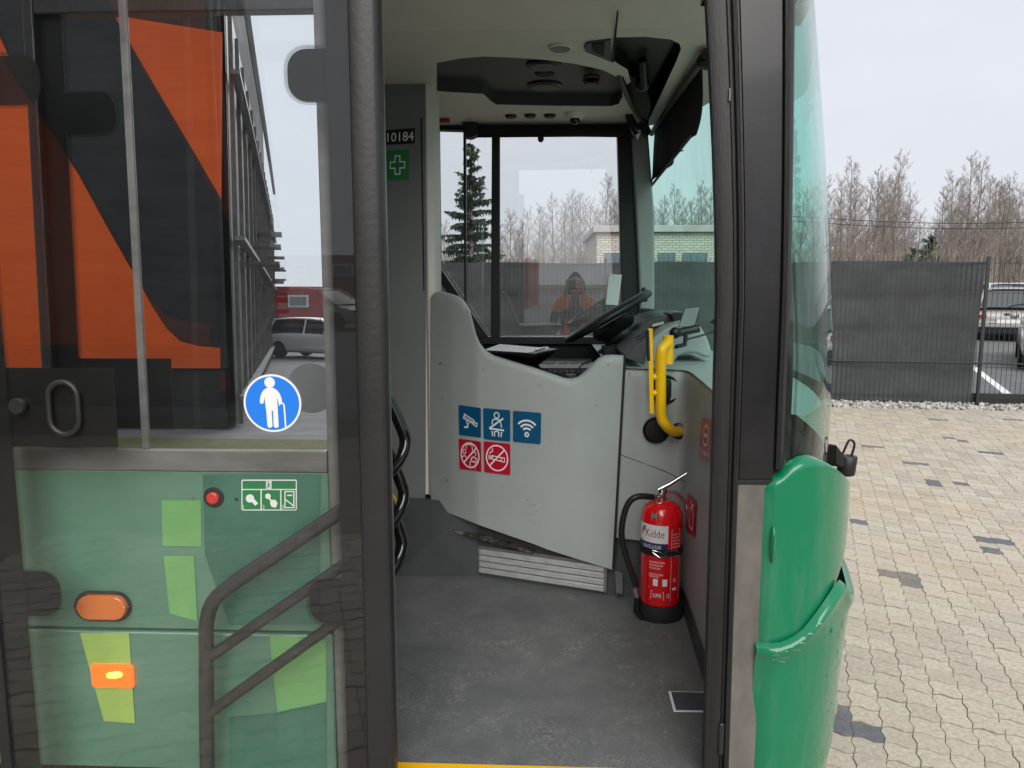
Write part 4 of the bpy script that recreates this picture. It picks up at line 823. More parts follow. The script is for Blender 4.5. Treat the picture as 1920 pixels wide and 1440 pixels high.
sc_ = A(1140, 594, 3.75); ax_ = Vector((math.cos(R(31)), 0, math.sin(R(31)))); bx2 = Vector((.05, 1, -.035)).normalized(); nn_ = ax_.cross(bx2)
swl = MB().tube([sc_ + ax_ * (.222 * math.cos(R(a))) + bx2 * (.222 * math.sin(R(a))) for a in range(0, 360, 10)], .019, 12, closed=True).build('steering_wheel', M['black'], bus, smooth=60)
MB().lathe([(.06, -.08), (.1, -.05), (.115, -.02), (.1, .006), (.02, .012)], sc_ - (nn_ if nn_.z > 0 else -nn_) * .03, nn_ if nn_.z > 0 else -nn_, 24).build('wheel_hub', M['black'], swl, smooth=40)
for a in (0, 90, 180, 270):
    d_ = ax_ * math.cos(R(a)) + bx2 * math.sin(R(a)); MB().obox(sc_ + d_ * .14, d_ * .075, d_.cross(nn_) * .022, nn_ * .007).build('wheel_spoke', M['black'], swl, bevel=.003)
up_ = nn_ if nn_.z > 0 else -nn_
MB().tube([sc_ - up_ * .04, sc_ - up_ * .1, A(1172, 630, 3.75), A(1190, 665, 3.75), A(1200, 720, 3.75)], [.075, .085, .08, .075, .085], 18).build('steering_column', M['black'], bus, smooth=40)
MB().tube([A(1122, 662, 3.68), A(1135, 652, 3.68), A(1180, 645, 3.68)], .01, 10).build('stalk', M['blackm'], bus, smooth=60)
slab('key_box', [(1133, 668), (1133, 654), (1178, 646), (1178, 690)], 3.6, 3.8, M['blackm'], bus, .004)
# ticket screen on an arm
slab_ = [A(1271, 614, 3.2), A(1284, 577, 3.23), A(1314, 574, 3.23), A(1303, 613, 3.2)]
tb = MB().prism(slab_, (0.004, .012, 0)).build('ticket_screen', M['screen'], bus, bevel=.003)
MB().cyl(A(1268, 625, 3.2), A(1311, 615, 3.2), .017, n=18).build('screen_arm', M['rail'], tb, smooth=40)
MB().ell(A(1266, 624, 3.18), .024, .02, .024).build('arm_joint', M['black'], tb, smooth=60)
MB().tube(smoothline([A(1262, 652, 3.1), A(1278, 648, 3.12), A(1290, 636, 3.14), A(1312, 630, 3.15), A(1343, 618, 3.15), A(1352, 600, 3.15)], 6), .0045, 8).build('gooseneck', M['rail'], tb, smooth=60)
MB().tube([A(1286, 628, 3.14), A(1284, 646, 3.12), A(1268, 650, 3.1)], .009, 8).build('arm_clamp', M['black'], tb, smooth=60)
slab('microphone', [(1333, 605), (1341, 596), (1348, 600), (1346, 613)], 3.14, 3.17, M['black'], tb, .004)
# far side of the cab: lining, window, blind
YC = 4.36
def shell(name, px, Y, m, par, th=.04, bevel=0): return MB().prism([A(x, y, Y) for x, y in px], (0, th, 0)).build(name, m, par, bevel=bevel)
shell('cab_lining', [(760, 642), (1230, 642), (1230, 900), (760, 900)], YC + .005, M['blackm'], bus)
for i in range(9): shell('console_key', [(1006 + i * 10.5, 694), (1013 + i * 10.5, 693.6), (1013 + i * 10.5, 699), (1006 + i * 10.5, 699.4)], 3.745, M['greyd'], bus, .004, .001)
MB().tube(smoothline([A(1108, 690, 3.6), A(1095, 700, 3.55), A(1085, 706, 3.5), A(1075, 716, 3.45)], 5), .004, 6).build('lead', M['blackm'], bus)
MB().tube(smoothline([A(1197, 600, 4.25), A(1203, 606, 4.2), A(1218, 606, 4.15), A(1230, 600, 4.1)], 5), .004, 6).build('lead', M['black'], bus)
shell('side_console', [(985, 690), (1120, 690), (1120, 720), (985, 720)], 3.75, M['black'], bus, .5, .005)
for i, (a, b) in enumerate(((1003, 1040), (1046, 1064), (1068, 1084), (1088, 1104))): shell('switch_block', [(a, 681), (b, 680), (b, 689), (a, 689)], 3.95, M['greyd'], bus, .03, .002)
MB().cyl(A(1070, 712, 3.5), A(1070, 702, 3.5), .024, n=18).build('cup', M['greyd'], bus, smooth=40)
MB().tube(smoothline([A(1080, 700, 3.5), A(1090, 685, 3.55), A(1108, 677, 3.55), A(1118, 682, 3.55)], 5), .003, 6).build('lead', M['black'], bus)
fw = MB(); wf = lambda px: [A(x, y, YC) for x, y in px]
shell('window_sill', [(820, 632), (1215, 632), (1215, 646), (820, 646)], YC - .03, M['black'], bus, .1, .004)
shell('window_post', [(922, 245), (937, 245), (937, 640), (920, 640)], YC, M['black'], bus, .05, .004)
shell('window_runner', [(868.5, 240), (873.5, 240), (874.5, 640), (871, 640)], YC, M['black'], bus, .03, .001)
shell('front_window_frame', [(1157, 240), (1186, 240), (1205, 640), (1168, 640)], YC, M['black'], bus, .06, .004)
shell('rear_window_frame', [(760, 235), (823, 235), (828, 645), (760, 645)], YC, M['black'], bus, .05)
shell('quarter_bar', [(822, 500), (828, 506), (925, 646), (905, 646), (822, 525)], YC - .02, M['black'], bus, .04, .002)
shell('quarter_panel', [(822, 527), (905, 648), (822, 648)], YC - .015, M['grey'], bus, .03)
shell('window_head', [(815, 232), (1200, 226), (1200, 254), (815, 243)], YC - .01, M['black'], bus, .06)
shell('left_door_pillar', [(1184, 236), (1215, 240), (1227, 400), (1228, 700), (1200, 700), (1200, 560)], YC - .04, M['grey'], bus, .1, .012)
g0, g1 = A(818, 438, 4.43), A(1205, 438, 4.43); tw = math.tan(R(2.1))
def cg(px, py): p = A(px, py, 4.42); k = (p.x - g0.x); return Vector((p.x, 4.425 - 0 * k, p.z))
cw = MB().add([Vector((g0.x - .05, 4.435, 1.25)), Vector((g1.x, 4.435 - (g1.x - g0.x) * tw, 1.25)), Vector((g1.x, 4.435 - (g1.x - g0.x) * tw, 2.56)), Vector((g0.x - .05, 4.435, 2.56))], [(0, 1, 2, 3)]).build('cab_window', M['g_cab'], bus)
MB().prism([A(1142, 514, 4.33), A(1166, 515, 4.33), A(1159, 572, 4.33), A(1136, 571, 4.33)], (0, .003, 0)).build('window_notice', M['paper'], bus)
bl = MB().tube([A(893, 244, YC - .05), A(1196, 248, YC - .05)], .028, 16); bl.box(A(893, 244, YC - .05).x, A(1192, 244, YC - .05).x, YC - .055, YC - .045, A(1000, 257, YC - .05).z, A(1000, 244, YC - .05).z)
bl = bl.build('roller_blind', M['cloth'], bus, smooth=40); shell('blind_bracket', [(866, 219), (894, 219), (896, 252), (882, 258), (870, 256)], YC - .1, M['black'], bl, .08, .004)
MB().ell(A(1014, 260, YC - .055), .017, .01, .02).build('blind_pull', M['black'], bl, smooth=60)
slab('mirror_camera', [(1202, 580), (1208, 578), (1231, 580), (1232, 601), (1206, 603), (1201, 598)], 4.2, 4.24, M['black'], bus, .006)
slab('wheel_knob', [(1203, 541), (1210, 538), (1212, 546), (1215, 547), (1214, 566), (1204, 566)], 4.1, 4.13, M['black'], bus, .004)
# ---- ceiling over the cab
CZ = 2.5
r1 = [(819, 118), (860, 110), (905, 106), (960, 108), (1020, 112), (1080, 120), (1130, 131), (1158, 145), (1166, 162), (1167, 182), (1160, 195), (1145, 199), (1050, 198.5), (930, 196), (921, 190), (906, 176), (819, 171)]
r2 = [(1152, 70), (1210, 69), (1258, 74), (1274, 82), (1277, 92), (1268, 115), (1238, 180), (1218, 222), (1207, 234), (1196, 200), (1176, 130), (1156, 118), (1148, 112)]
cz = lambda L, z=CZ: [AZ(x, y, z) for x, y in L]
front = [along(WP, i / 40) for i in range(41)]
outer = [Vector((-6, 2.75, CZ)), Vector((-6, 4.43, CZ))] + [Vector((p.x - .12, p.y, CZ)) for p in reversed(front) if p.y > 2.75] 
outer.append(Vector((.8, 2.75, CZ)))
ceil_ = MB().holed(outer, [cz(r1), cz(r2)]).build('ceiling', M['grey2'], bus)
MB().grid(lambda u, v: Vector((-6 + 6.85 * u, 2.75 - .8 * v, CZ + .14 * math.sin(v * 1.57))), 2, 10).build('ceiling_cove', M['grey2'], bus, smooth=60)
for nm, L, dep, mt_ in (('speaker_recess', r1, .05, M['greyd']), ('mirror_recess', r2, .06, M['black'])):
    P = cz(L); k = len(P); MB().add(P + [p + Vector((0, 0, dep)) for p in P], [(i, (i + 1) % k, k + (i + 1) % k, k + i) for i in range(k)] + [tuple(range(k, 2 * k))]).build(nm, mt_, bus)
def cdisc(px, py, r, m, name, z=CZ, h=.006, par=None, hole=None): 
    c = AZ(px, py, z); o = MB().lathe([(r, 0), (r, -h * .6), (r * .88, -h)], c, (0, 0, 1), 28).build(name, m, par or bus, smooth=40)
    if hole: MB().lathe([(r * .8, -h - .0005), (r * .8, -h - .003), (.002, -h - .004)], c, (0, 0, 1), 24).build('grille', hole, o, smooth=40)
    return o
cdisc(1020, 120, .075, M['black'], 'speaker', CZ + .049, .012, None, M['greyd']); cdisc(1021, 159, .08, M['black'], 'speaker', CZ + .049, .012, None, M['greyd'])
cdisc(1021, 138, .042, M['blackm'], 'lamp_opening', CZ + .049); 
v_ = cdisc(1109, 146, .035, M['black'], 'ceiling_vent', CZ + .049, .03)
for k in (-1, 0, 1): MB().lathe([(.036, 0), (.038, -.004), (.036, -.008)], AZ(1109, 146, CZ + .02) + Vector((0, k * .028, 0)), (0, 0, 1), 20).build('vent_fin', M['blackm'], v_, smooth=40)
cdisc(1051, 87, .045, M['grey2'], 'reading_lamp', CZ, .01, None, M['trim']); cdisc(1099, 47, .014, M['blackm'], 'screw_hole', CZ + .1)
MB().prism([AZ(x, y, CZ - .001) for x, y in ((1100, 78), (1146, 72), (1146, 114), (1136, 110), (1098, 95), (1095, 86))], (0, 0, -.006)).build('vent_box', M['greyd'], bus, bevel=.003)
MB().prism([AZ(x, y, CZ - .008) for x, y in ((1109, 82), (1134, 79), (1132, 104), (1112, 95))], (0, 0, -.003)).build('vent_mouth', M['blackm'], bus)
MB().prism([AZ(x, y, CZ - .002) for x, y in ((1156.5, 20), (1160, 20), (1150.5, 117), (1146, 115))], (0, 0, -.003)).build('ceiling_joint', M['blackm'], bus)
for q in ((958, 216), (994, 215), (1031, 215)): cdisc(*q, .03, M['black'], 'ceiling_nozzle', CZ, .012, None, M['greyd'])
dc = AZ(1078, 212, CZ); cdm = MB().lathe([(.05, 0), (.05, -.012), (.044, -.02), (.034, -.03)], dc, (0, 0, 1), 24).build('dome_camera', M['white'], bus, smooth=40); MB().ell(dc + Vector((0, -.006, -.032)), .026, .026, .026).build('camera_eye', M['screen'], cdm, smooth=60)
MB().box(AZ(820, 217, CZ).x, AZ(840, 217, CZ).x, 4.16, 4.19, CZ - .02, CZ - .001).build('red_lamp', mat('red_lens', (.35, .02, .02), .3), bus, bevel=.004)
# windscreen blind hanging beside the header, and its folding arms
sv = [Vector((AZ(1224, 250, 2.47).x, 4.38, 2.47)), A(1220, 350, 4.37), AX(1228, 340, .615), AX(1296, 254, .665), AX(1300, 222, .665), AX(1301, 196, .655), AX(1316, 160, .64), AX(1326, 128, .62), AX(1316, 105, .61)]
def drape(u, v):
    top_ = sv[0].lerp(sv[8], u); bot_ = sv[1].lerp(sv[3], u); k = .06 * u * math.sin(v * math.pi)
    p = top_.lerp(bot_, v); r_ = Vector((.03, -.12, -.02)) * (u ** 2) * math.sin(v * 2.6) * .5
    return p + r_ + Vector((.010 * math.sin(u * 11 + v * 3) * v + .006 * math.sin(u * 23 - v * 4) * v, 0, .006 * math.sin(u * 9) * v))
vis = MB().grid(drape, 30, 14).build('windscreen_blind', M['cloth'], bus, solid=.003, smooth=60, label='black windscreen blind hanging at an angle')
MB().tube([AZ(1222, 250, 2.475), AZ(1325, 98, 2.475)], .016, 12).build('blind_roller', M['black'], vis, smooth=60)
MB().tube([sv[1], AX(1298, 252, .667)], .007, 8).build('bottom_rod', M['black'], vis, smooth=60)
MB().tube([AX(1262, 288, .65), AX(1281, 282, .65)], .003, 6).build('hook', M['black'], vis)
slab('blind_cap', [(1308, 108), (1322, 88), (1330, 92), (1330, 128), (1312, 122)], 3.0, 3.04, M['black'], vis, .004)
mr_ = MB(); mr_.tube(smoothline([A(1155, 122, 3.3), A(1172, 168, 3.5), A(1190, 205, 3.8), A(1212, 230, 4.1)], 6), [.014] * 19, 10)
mr_.tube([A(1205, 112, 3.25), A(1208, 160, 3.4)], .016, 10); mr_.ell(A(1204, 158, 3.42), .035, .035, .03)
mr_ = mr_.build('mirror_arm', M['black'], bus, smooth=60)
MB().prism([A(1152, 120, 3.35), A(1160, 122, 3.35), A(1196, 150, 3.45), A(1206, 158, 3.45), A(1214, 190, 3.6), A(1210, 222, 3.9), A(1196, 215, 3.8), A(1176, 180, 3.6)], (.02, .05, -.0)).build('mirror_bracket', M['blackm'], mr_, solid=.004)
slab('interior_mirror', [(1172, 212), (1178, 204), (1186, 214), (1200, 240), (1194, 262), (1180, 236)], 4.1, 4.14, M['black'], mr_, .006)
MB().add([A(1192, 240, 4.09), A(1202, 246, 4.09), A(1196, 264, 4.09), A(1190, 252, 4.09)], [(0, 1, 2, 3)]).build('mirror_glass', M['g_mirror'], mr_)
slab('mirror_pivot', [(1200, 225), (1214, 228), (1222, 246), (1214, 256), (1204, 250)], 4.1, 4.16, M['black'], mr_, .006)
# ---- shell round it: roof, far side, rear
MB().box(-9, .8, Y0 + .02, YL, 2.72, 2.95).build('roof', M['green2'], bus, bevel=.05)
MB().prism([(p.x - .12, p.y, 2.53) for p in front] + [(.55, 4.45, 2.53), (.55, 1.96, 2.53)], (0, 0, .42)).build('front_dome', M['green2'], bus)
MB().box(-9, .55, YL - .02, YL + .02, .25, 1.24).build('far_side_panel', M['green2'], bus)
MB().box(-9, .6, YL - .02, YL + .02, 2.56, 2.72).build('far_cantrail', M['green2'], bus)
for x in (-.95, -2.6, -4.2, -5.8): MB().box(x - .06, x + .06, YL - .03, YL + .02, 1.24, 2.56).build('far_window_post', M['black'], bus)
MB().box(-9, -.9, YL - .004, YL + .001, 1.24, 2.56).build('far_side_window', M['g_saloon'], bus)
MB().box(-9.05, -9, Y0, YL, .25, 2.9).build('rear_wall', M['green2'], bus)
MB().box(-9, .62, Y0 + .07, YL - .05, .15, .26).build('underframe', M['blackm'], bus)
MB().box(.05, .62, Y0 + .08, YL - .08, .27, .3).build('front_frame', M['blackm'], bus)
# black handrail by the front seat and yellow guard
cr_ = MB(); yk = 2.62
for dy, k in ((0, 0), (100, 1), (192, 2)):
    pts = [A(700 + 4 * k, 690 + dy, yk), A(726, 742 + dy, yk), A(752 - 2 * k, 800 + dy, yk), A(760 - 3 * k, 828 + dy, yk), A(752 - 3 * k, 858 + dy, yk - .03), A(730, 886 + dy, yk - .08), A(700, 910 + dy, yk - .12)]
    cr_.tube(smoothline(pts, 5), .021, 14)
for q_ in (A(699, 800, 2.62), A(698, 800, 2.5)): cr_.tube([(q_.x, q_.y, FLZ), (q_.x, q_.y, 1.42)], .017, 12)
cr_.build('seat_handrail', mat('gloss_black', (.008, .008, .009), .12, coat=.5), bus, smooth=60, label='curved black gloss handrail loops behind the door edge')
MB().prism([A(715, 920, 2.75), A(738, 925, 2.75), A(750, 945, 2.75), A(738, 970, 2.75), A(715, 975, 2.75)], (-.02, .03, 0)).build('seat_guard', M['yellow'], bus, bevel=.006)

# ================================================================== LOOSE THINGS IN THE CAB
ex = AZ(1236, 1152, FLZ); EC = Vector((ex.x - .0, ex.y, FLZ)); ER = .081
print('EXT', EC, 'wall', W0, W1)
fe = thing('fire_extinguisher', 'red fire extinguisher with black hose strapped by the dashboard wall', 'fire extinguisher', EC)
ztop = A(1236, 945, EC.y - ER * .3).z; zlow = A(1236, 1141, EC.y - ER).z
MB().lathe([(.02, zlow - .004), (ER - .006, zlow), (ER, zlow + .01), (ER, ztop - .075), (ER * 1.012, ztop - .07), (ER * 1.012, ztop - .062), (ER, ztop - .056), (ER * .98, ztop - .035), (ER * .86, ztop - .014), (ER * .6, ztop + .004), (ER * .32, ztop + .012), (.001, ztop + .013)], (EC.x, EC.y, 0), (0, 0, 1), 48, False).build('cylinder', M['red'], fe, smooth=40)
MB().lathe([(ER + .004, FLZ + .001), (ER + .012, FLZ + .006), (ER + .014, zlow - .02), (ER + .004, zlow + .003), (ER - .01, zlow + .004)], (EC.x, EC.y, 0), (0, 0, 1), 32).build('foot_ring', M['blackm'], fe, smooth=40)
q0 = Vector((EC.x, EC.y, ztop)); vb = MB().lathe([(.02, .008), (.02, .02), (.014, .024), (.014, .034), (.019, .038), (.019, .055), (.012, .06)], q0, (0, 0, 1), 18).build('valve', M['chrome'], fe, smooth=40)
MB().tube([q0 + Vector((-.015, 0, .05)), q0 + Vector((.03, .0, .075)), q0 + Vector((.095, .01, .115))], [.012, .009, .007], 8).build('squeeze_lever', M['chrome'], vb, smooth=60)
MB().tube(smoothline([q0 + Vector((0, -.005, .045)), q0 + Vector((.05, 0, .04)), q0 + Vector((.09, .01, .0)), q0 + Vector((.1, .01, -.03))], 5), .007, 8).build('carry_handle', M['chrome'], vb, smooth=60)
MB().cyl(q0 + Vector((-.008, -.02, .03)), q0 + Vector((-.045, -.035, .03)), .011, n=12).build('hose_coupling', M['chrome'], vb, smooth=40)
MB().tube([q0 + Vector((-.02 + .018 * math.cos(R(a)), -.035, .02 + .014 * math.sin(R(a)))) for a in range(0, 360, 30)], .0025, 6, closed=True).build('safety_pin', M['steel'], vb, smooth=60)
YH = EC.y - .055
MB().tube(smoothline([q0 + Vector((-.04, -.034, .03)), A(1196, 931, YH), A(1178, 944, YH), A(1168, 975, YH), A(1166, 1010, YH), A(1176, 1050, YH), A(1190, 1090, YH), A(1196, 1125, YH)], 6), .0125, 12).build('hose', M['rubberd'], fe, smooth=60)
MB().cyl(A(1191, 1100, YH), A(1195, 1118, YH), .0145, n=12).build('hose_ferrule', M['steel'], fe, smooth=40)
MB().tube([A(1196, 1118, YH), A(1194, 1145, YH), A(1205, 1160, YH)], [.013, .014, .01], 10).build('nozzle', M['black'], fe, smooth=40)
zs_ = A(1236, 1038, EC.y - ER).z
MB().lathe([(ER + .001, zs_ - .015), (ER + .004, zs_ - .013), (ER + .004, zs_ + .013), (ER + .001, zs_ + .015)], (EC.x, EC.y, 0), (0, 0, 1), 40, False).build('strap', M['blackm'], fe, smooth=40)
def ecyl(th, z, e=0): a = R(th); return Vector((EC.x + (ER + e) * math.sin(a), EC.y - (ER + e) * math.cos(a), z))
TH0 = -math.degrees(math.atan2(EC.x, EC.y))
bk = MB()
bk.tube([ecyl(TH0 + t, zs_ + dz, .008) for t, dz in ((-22, .012), (-2, .008), (10, -.006), (-2, -.014), (-22, .004))], .0022, 6); bk.tube([ecyl(TH0 + t, zs_ + dz, .008) for t, dz in ((12, .01), (45, .01), (45, -.012), (12, -.012))], .0022, 6, closed=True)
bk.build('buckle', M['chrome'], fe, smooth=60)
zz = lambda py: A(1236, py, EC.y - ER).z
def label(th0, th1, z0, z1): 
    fn = lambda u, v: ecyl(TH0 + th0 + (th1 - th0) * u, z0 + (z1 - z0) * v)
    return Decal('label', fn, fe, eps=.0006, normal=lambda u, v: Vector((math.sin(R(TH0 + th0 + (th1 - th0) * u)), -math.cos(R(TH0 + th0 + (th1 - th0) * u)), 0)))
D = label(-85, 19, zz(1020), zz(985)); D.base(M['white'], name='maker_label', sub=16)
D.ink('maker_name', M['kidred'], texts=[('Kidde', .38, .3, .42, .52)]); D.ink('maker_mark', M['kidred'], polys=[[(.2, .4), (.28, .8), (.37, .85), (.33, .55), (.26, .5), (.25, .3)]])
D = label(-85, 19, zz(1044), zz(1020.5)); D.base(M['navy'], name='type_label', sub=16); D.ink('type_text', M['white'], texts=[('BRANDSLÄCKARE', .3, .52, .34, .52)])
D = label(-80, 80, zz(1132), zz(990))
tx = []
for k, (y, wdt) in enumerate(((.53, .27), (.49, .24), (.45, .2), (.37, .25), (.34, .18))): tx.append(('ANVISNING %s' % ('INSTRUKTION BRAND' if k % 2 else 'RIKTA MOT LÅGORNA'), .3, y, .024, wdt))
for k in range(6): tx.append(('pulver 6 kg trycksatt med kväve', .7, .9 - k * .04, .018, .14))
D.ink('print', M['white'], strokes=[([(.685, .04), (.685, .97), (.87, .97), (.87, .04)], .004, True), ([(.3, .03), (.67, .03)], .004), ([(.3, .2), (.67, .2)], .004), ([(.34, .06), (.57, .05), (.56, .15), (.35, .16)], .006, True), (arcp(.76, .3, .018, 0, 340, 12), .008, True)],
      polys=[[(.38, .23), (.46, .23), (.46, .32), (.38, .32)], [(.54, .23), (.62, .23), (.62, .32), (.54, .32)], [(.72, .17), (.8, .17), (.8, .2), (.72, .2)]], texts=tx + [('SUPER', .38, .08, .05, .15), ('CE', .61, .08, .05, .05)], parent=fe)
D.base(M['teal'], .1, (.33, 1.12, .42, 1.17), 1, 'seal', fe)
# clipboard lying on the cab ledge
cl = thing('clipboard', 'black clipboard with white paper lying on the cab ledge', 'clipboard', AZ(975, 655, 1.36))
zc = 1.352; cb = [AZ(908, 657, zc), AZ(1003, 663, zc), AZ(1046, 654, zc), AZ(940, 645, zc)]
MB().prism(cb, (0, 0, -.008)).build('board', M['black'], cl, bevel=.002)
cc = sum(cb, Vector()) / 4
MB().prism([cc + (p - cc) * .86 + Vector((-.02, 0, .001)) for p in cb], (0, 0, .0015)).build('paper', M['paper'], cl)
MB().tube(smoothline([AZ(1005, 657, zc + .01), AZ(1016, 653, zc + .012), AZ(1028, 652, zc + .01), AZ(1022, 657, zc + .01)], 5), .004, 8).build('clip', M['chrome'], cl, smooth=60)
MB().prism([AZ(915, 661, zc - .012), AZ(1000, 668, zc - .012), AZ(1040, 660, zc - .012), AZ(1000, 690, 1.2), AZ(930, 672, 1.25)], (0, .05, -.01)).build('ledge_bracket', M['blackm'], bus)
# ================================================================== BEHIND THE BUS: fence, car park, trees, building
M['wire'] = mat('fence_wire', (.02, .024, .022), .5)
M['mesh'] = mat('shade_cloth', (.045, .048, .05), .85, col2=(.075, .08, .082), vscale=3.0, bump=.6, bscale=9, stretch=(.8, 1, 1.6), lo=.35, hi=.75)
FH = A(1700, 484, fmid.y).z
fence = thing('fence', 'dark welded mesh fence with shade cloth, along the gravel strip', 'fence', fpt(0))
fang = math.atan2(fdir.y, fdir.x)
def fence_panel(s0, s1):
    mb = MB(); n = int((s1 - s0) / .062)
    for i in range(n): s_ = s0 + (i + .5) * (s1 - s0) / n; c = fpt(s_, 0, FH / 2 + .02); mb.obox(c, fdir * .0028, fnor * .0028, Vector((0, 0, FH / 2)))
    for z in (.12, .52, .56, 1.05, 1.1, 1.5, 1.55, FH - .07): c = fpt((s0 + s1) / 2, -.006, z); mb.obox(c, fdir * ((s1 - s0) / 2), fnor * .003, Vector((0, 0, .003)))
    return mb.build('wire_panel', M['wire'], fence)
send = (A(1826, 620, fmid.y + .1) - fmid).dot(fdir)
for k in range(-7, 5):
    s0 = k * 2.5 + send + .04; fence_panel(s0 + .04, s0 + 2.46); c = fpt(s0, .03, FH / 2 + .02); MB().obox(c, fdir * .02, fnor * .02, Vector((0, 0, FH / 2))).build('post', M['wire'], fence, bevel=.004)
def cloth(u, v):
    s_ = -16 + (send + 16) * u; z = .03 + (FH - .07) * v; k = (1 - v) * .03 if u > .995 else 0
    return fpt(s_ - k * .85, .045 + .018 * math.sin(s_ * 2.3 + v * 3) + .012 * math.sin(s_ * 6.1 - v * 7) + .02 * math.sin(v * 3.1 + s_), z - .012 * math.sin(s_ * 2.5) * v)
MB().grid(cloth, 240, 14).build('shade_cloth', M['mesh'], fence, smooth=60)
MB().tube([fpt(-16, -.02, .56), fpt(0, -.022, .575), fpt(8, -.02, .55)], .009, 8).build('tension_cable', M['wire'], fence, smooth=60)
MB().obox(fpt(5, .12, .06), fdir * 9, fnor * .03, Vector((0, 0, .09))).build('kerb_board', M['wire'], fence)
# fence wires carry dried grass and torn threads: left out of the mesh

def car(name, label, loc, rz, paint, L=4.4, W=1.76, H=1.45, belt=.88, hatch=True, group=None):
    t = thing(name, label, 'car', loc, group, world=False, rz=rz); h = W / 2
    # body ring loft, x forward
    st = [(-L / 2, .34, .72, .80), (-L / 2 + .06, .26, .82, .93), (-L / 2 + .35, .2, belt - .0, .985), (-L * .25, .18, belt + .03, 1), (0, .17, belt + .02, 1), (L * .2, .17, belt, 1), (L * .28, .18, belt - .02, .99), (L / 2 - .5, .2, belt - .1, .95), (L / 2 - .12, .25, belt - .2, .86), (L / 2, .33, .62, .72)]
    rings = []
    for x, zb, zt, k in st:
        w_ = h * k; m_ = zb + (zt - zb) * .62
        half = [(w_ * .82, zb), (w_ * .96, zb + .06), (w_, m_ - .12), (w_ * .99, m_), (w_ * .955, zt - .05), (w_ * .9, zt)]
        rings.append([Vector((x, y, z)) for y, z in half] + [Vector((x, -y, z)) for y, z in reversed(half)])
    mb = MB(); n = len(rings[0]); mb.add([v for r in rings for v in r], [(i * n + j, i * n + (j + 1) % n, (i + 1) * n + (j + 1) % n, (i + 1) * n + j) for i in range(len(rings) - 1) for j in range(n)] + [tuple(range(n)), tuple(range((len(rings) - 1) * n, len(rings) * n))])
    body = mb.build('body', paint, t, smooth=50, sub=1)
    xr = -L / 2 + .12 if hatch else -L * .3
    gs = [(xr, belt - .02, .80), (xr + .34, H - .1, .70), (xr + .6, H - .045, .69), (-.1, H - .02, .70), (L * .1, H - .06, .70), (L * .31, belt - .03, .80)]
    rings = []
    for x, zt, k in gs: rings.append([Vector((x, h * k, zt)), Vector((x, h * .5, zt + .03)), Vector((x, -h * .5, zt + .03)), Vector((x, -h * k, zt))])
    base = [Vector((xr, h * .86, belt - .03)), Vector((L * .31, h * .86, belt - .03)), Vector((L * .31, -h * .86, belt - .03)), Vector((xr, -h * .86, belt - .03))]
    mb = MB(); k = len(gs); vs = [v for r in rings for v in r] + base; B = 4 * k
    fs = [(i * 4 + j, i * 4 + j + 1, (i + 1) * 4 + j + 1, (i + 1) * 4 + j) for i in (0, k - 2) for j in range(3)]
    fs += [tuple([B] + [i * 4 for i in range(k)] + [B + 1]), tuple([B + 3] + [i * 4 + 3 for i in range(k)] + [B + 2])]
    mb.add(vs, fs); mb.build('windows', M['carglass'], t, smooth=30)
    mb = MB(); mb.grid(lambda u, v: (lambda x: Vector((x, (v - .5) * 2 * h * .715, (H + .0 - .05 * (2 * abs(u - .45)) ** 2) + .015 - .05 * (2 * abs(v - .5)) ** 3)))(xr + .3 + u * (L * .12 - xr - .3)), 10, 8); mb.build('roof', paint, t, smooth=60, solid=.03)
    for s in (-1, 1):
        for x in (xr + .05, -.25, L * .3):
            x2 = (xr + .36) if x < -.5 else (-.2 if x < 0 else L * .1)
            MB().tube([(x, s * h * .865, belt - .02), (x2, s * h * .72, H - .03)], .035, 6).build('window_post', paint, t)
        for x in (-L * .31, L * .31):
            wv = MB().lathe([(.18, -.1), (.3, -.1), (.315, -.06), (.315, .06), (.3, .1), (.18, .1)], (x, s * (h - .1), .315), (0, s, 0), 24).build('wheel', M['blackm'], t, smooth=40)
            MB().lathe([(.02, .06), (.06, .09), (.17, .07), (.2, .1), (.2, -.05)], (x, s * (h - .1), .315), (0, s, 0), 20).build('rim', M['steel'], wv, smooth=40)
        MB().obox((-L / 2 + .01, s * h * .74, .7), (.03, 0, 0), (0, .12, 0), (0, 0, .05)).build('tail_lamp', M['taillamp'], t, bevel=.01)
        MB().obox((L / 2 - .1, s * h * .66, .66), (.06, 0, 0), (0, .16, 0), (0, 0, .06)).build('headlight', M['chrome'], t, bevel=.02)
        MB().ell((L * .2, s * (h + .08), belt + .04), .07, .1, .07, 10, 6).build('door_mirror', paint, t, smooth=60)
    MB().obox((-L / 2 - .01, 0, .48), (.05, 0, 0), (0, h * .9, 0), (0, 0, .09)).build('rear_bumper', paint, t, bevel=.04, seg=3)
    MB().obox((-L / 2 + .02, 0, .3), (.04, 0, 0), (0, h * .85, 0), (0, 0, .08)).build('rear_valance', M['blackm'], t, bevel=.02)
    MB().obox((-L / 2 - .063, 0, .56), (.004, 0, 0), (0, .27, 0), (0, 0, .06)).build('number_plate', M['white'], t)
    MB().tube([(xr + .0, .02, belt + .03), (xr + .02, -.2, belt + .1), (xr + .06, -.42, belt + .12)], .012, 6).build('rear_wiper', M['blackm'], t)
    MB().obox((-L / 2 + .0, 0, .78), (.02, 0, 0), (0, .12, 0), (0, 0, .015)).build('tailgate_handle', M['blackm'], t)
    return t
M['carglass'] = mat('car_glass', (.10, .11, .115), .05)
M['taillamp'] = mat('tail_lamp_red', (.4, .01, .02), .2)
silver = mat('silver_paint', (.48, .47, .44), .3, metal=.4, coat=.5, var=.05, vscale=3); whitep = mat('white_paint', (.75, .76, .76), .3, coat=.4, var=.04, vscale=3)
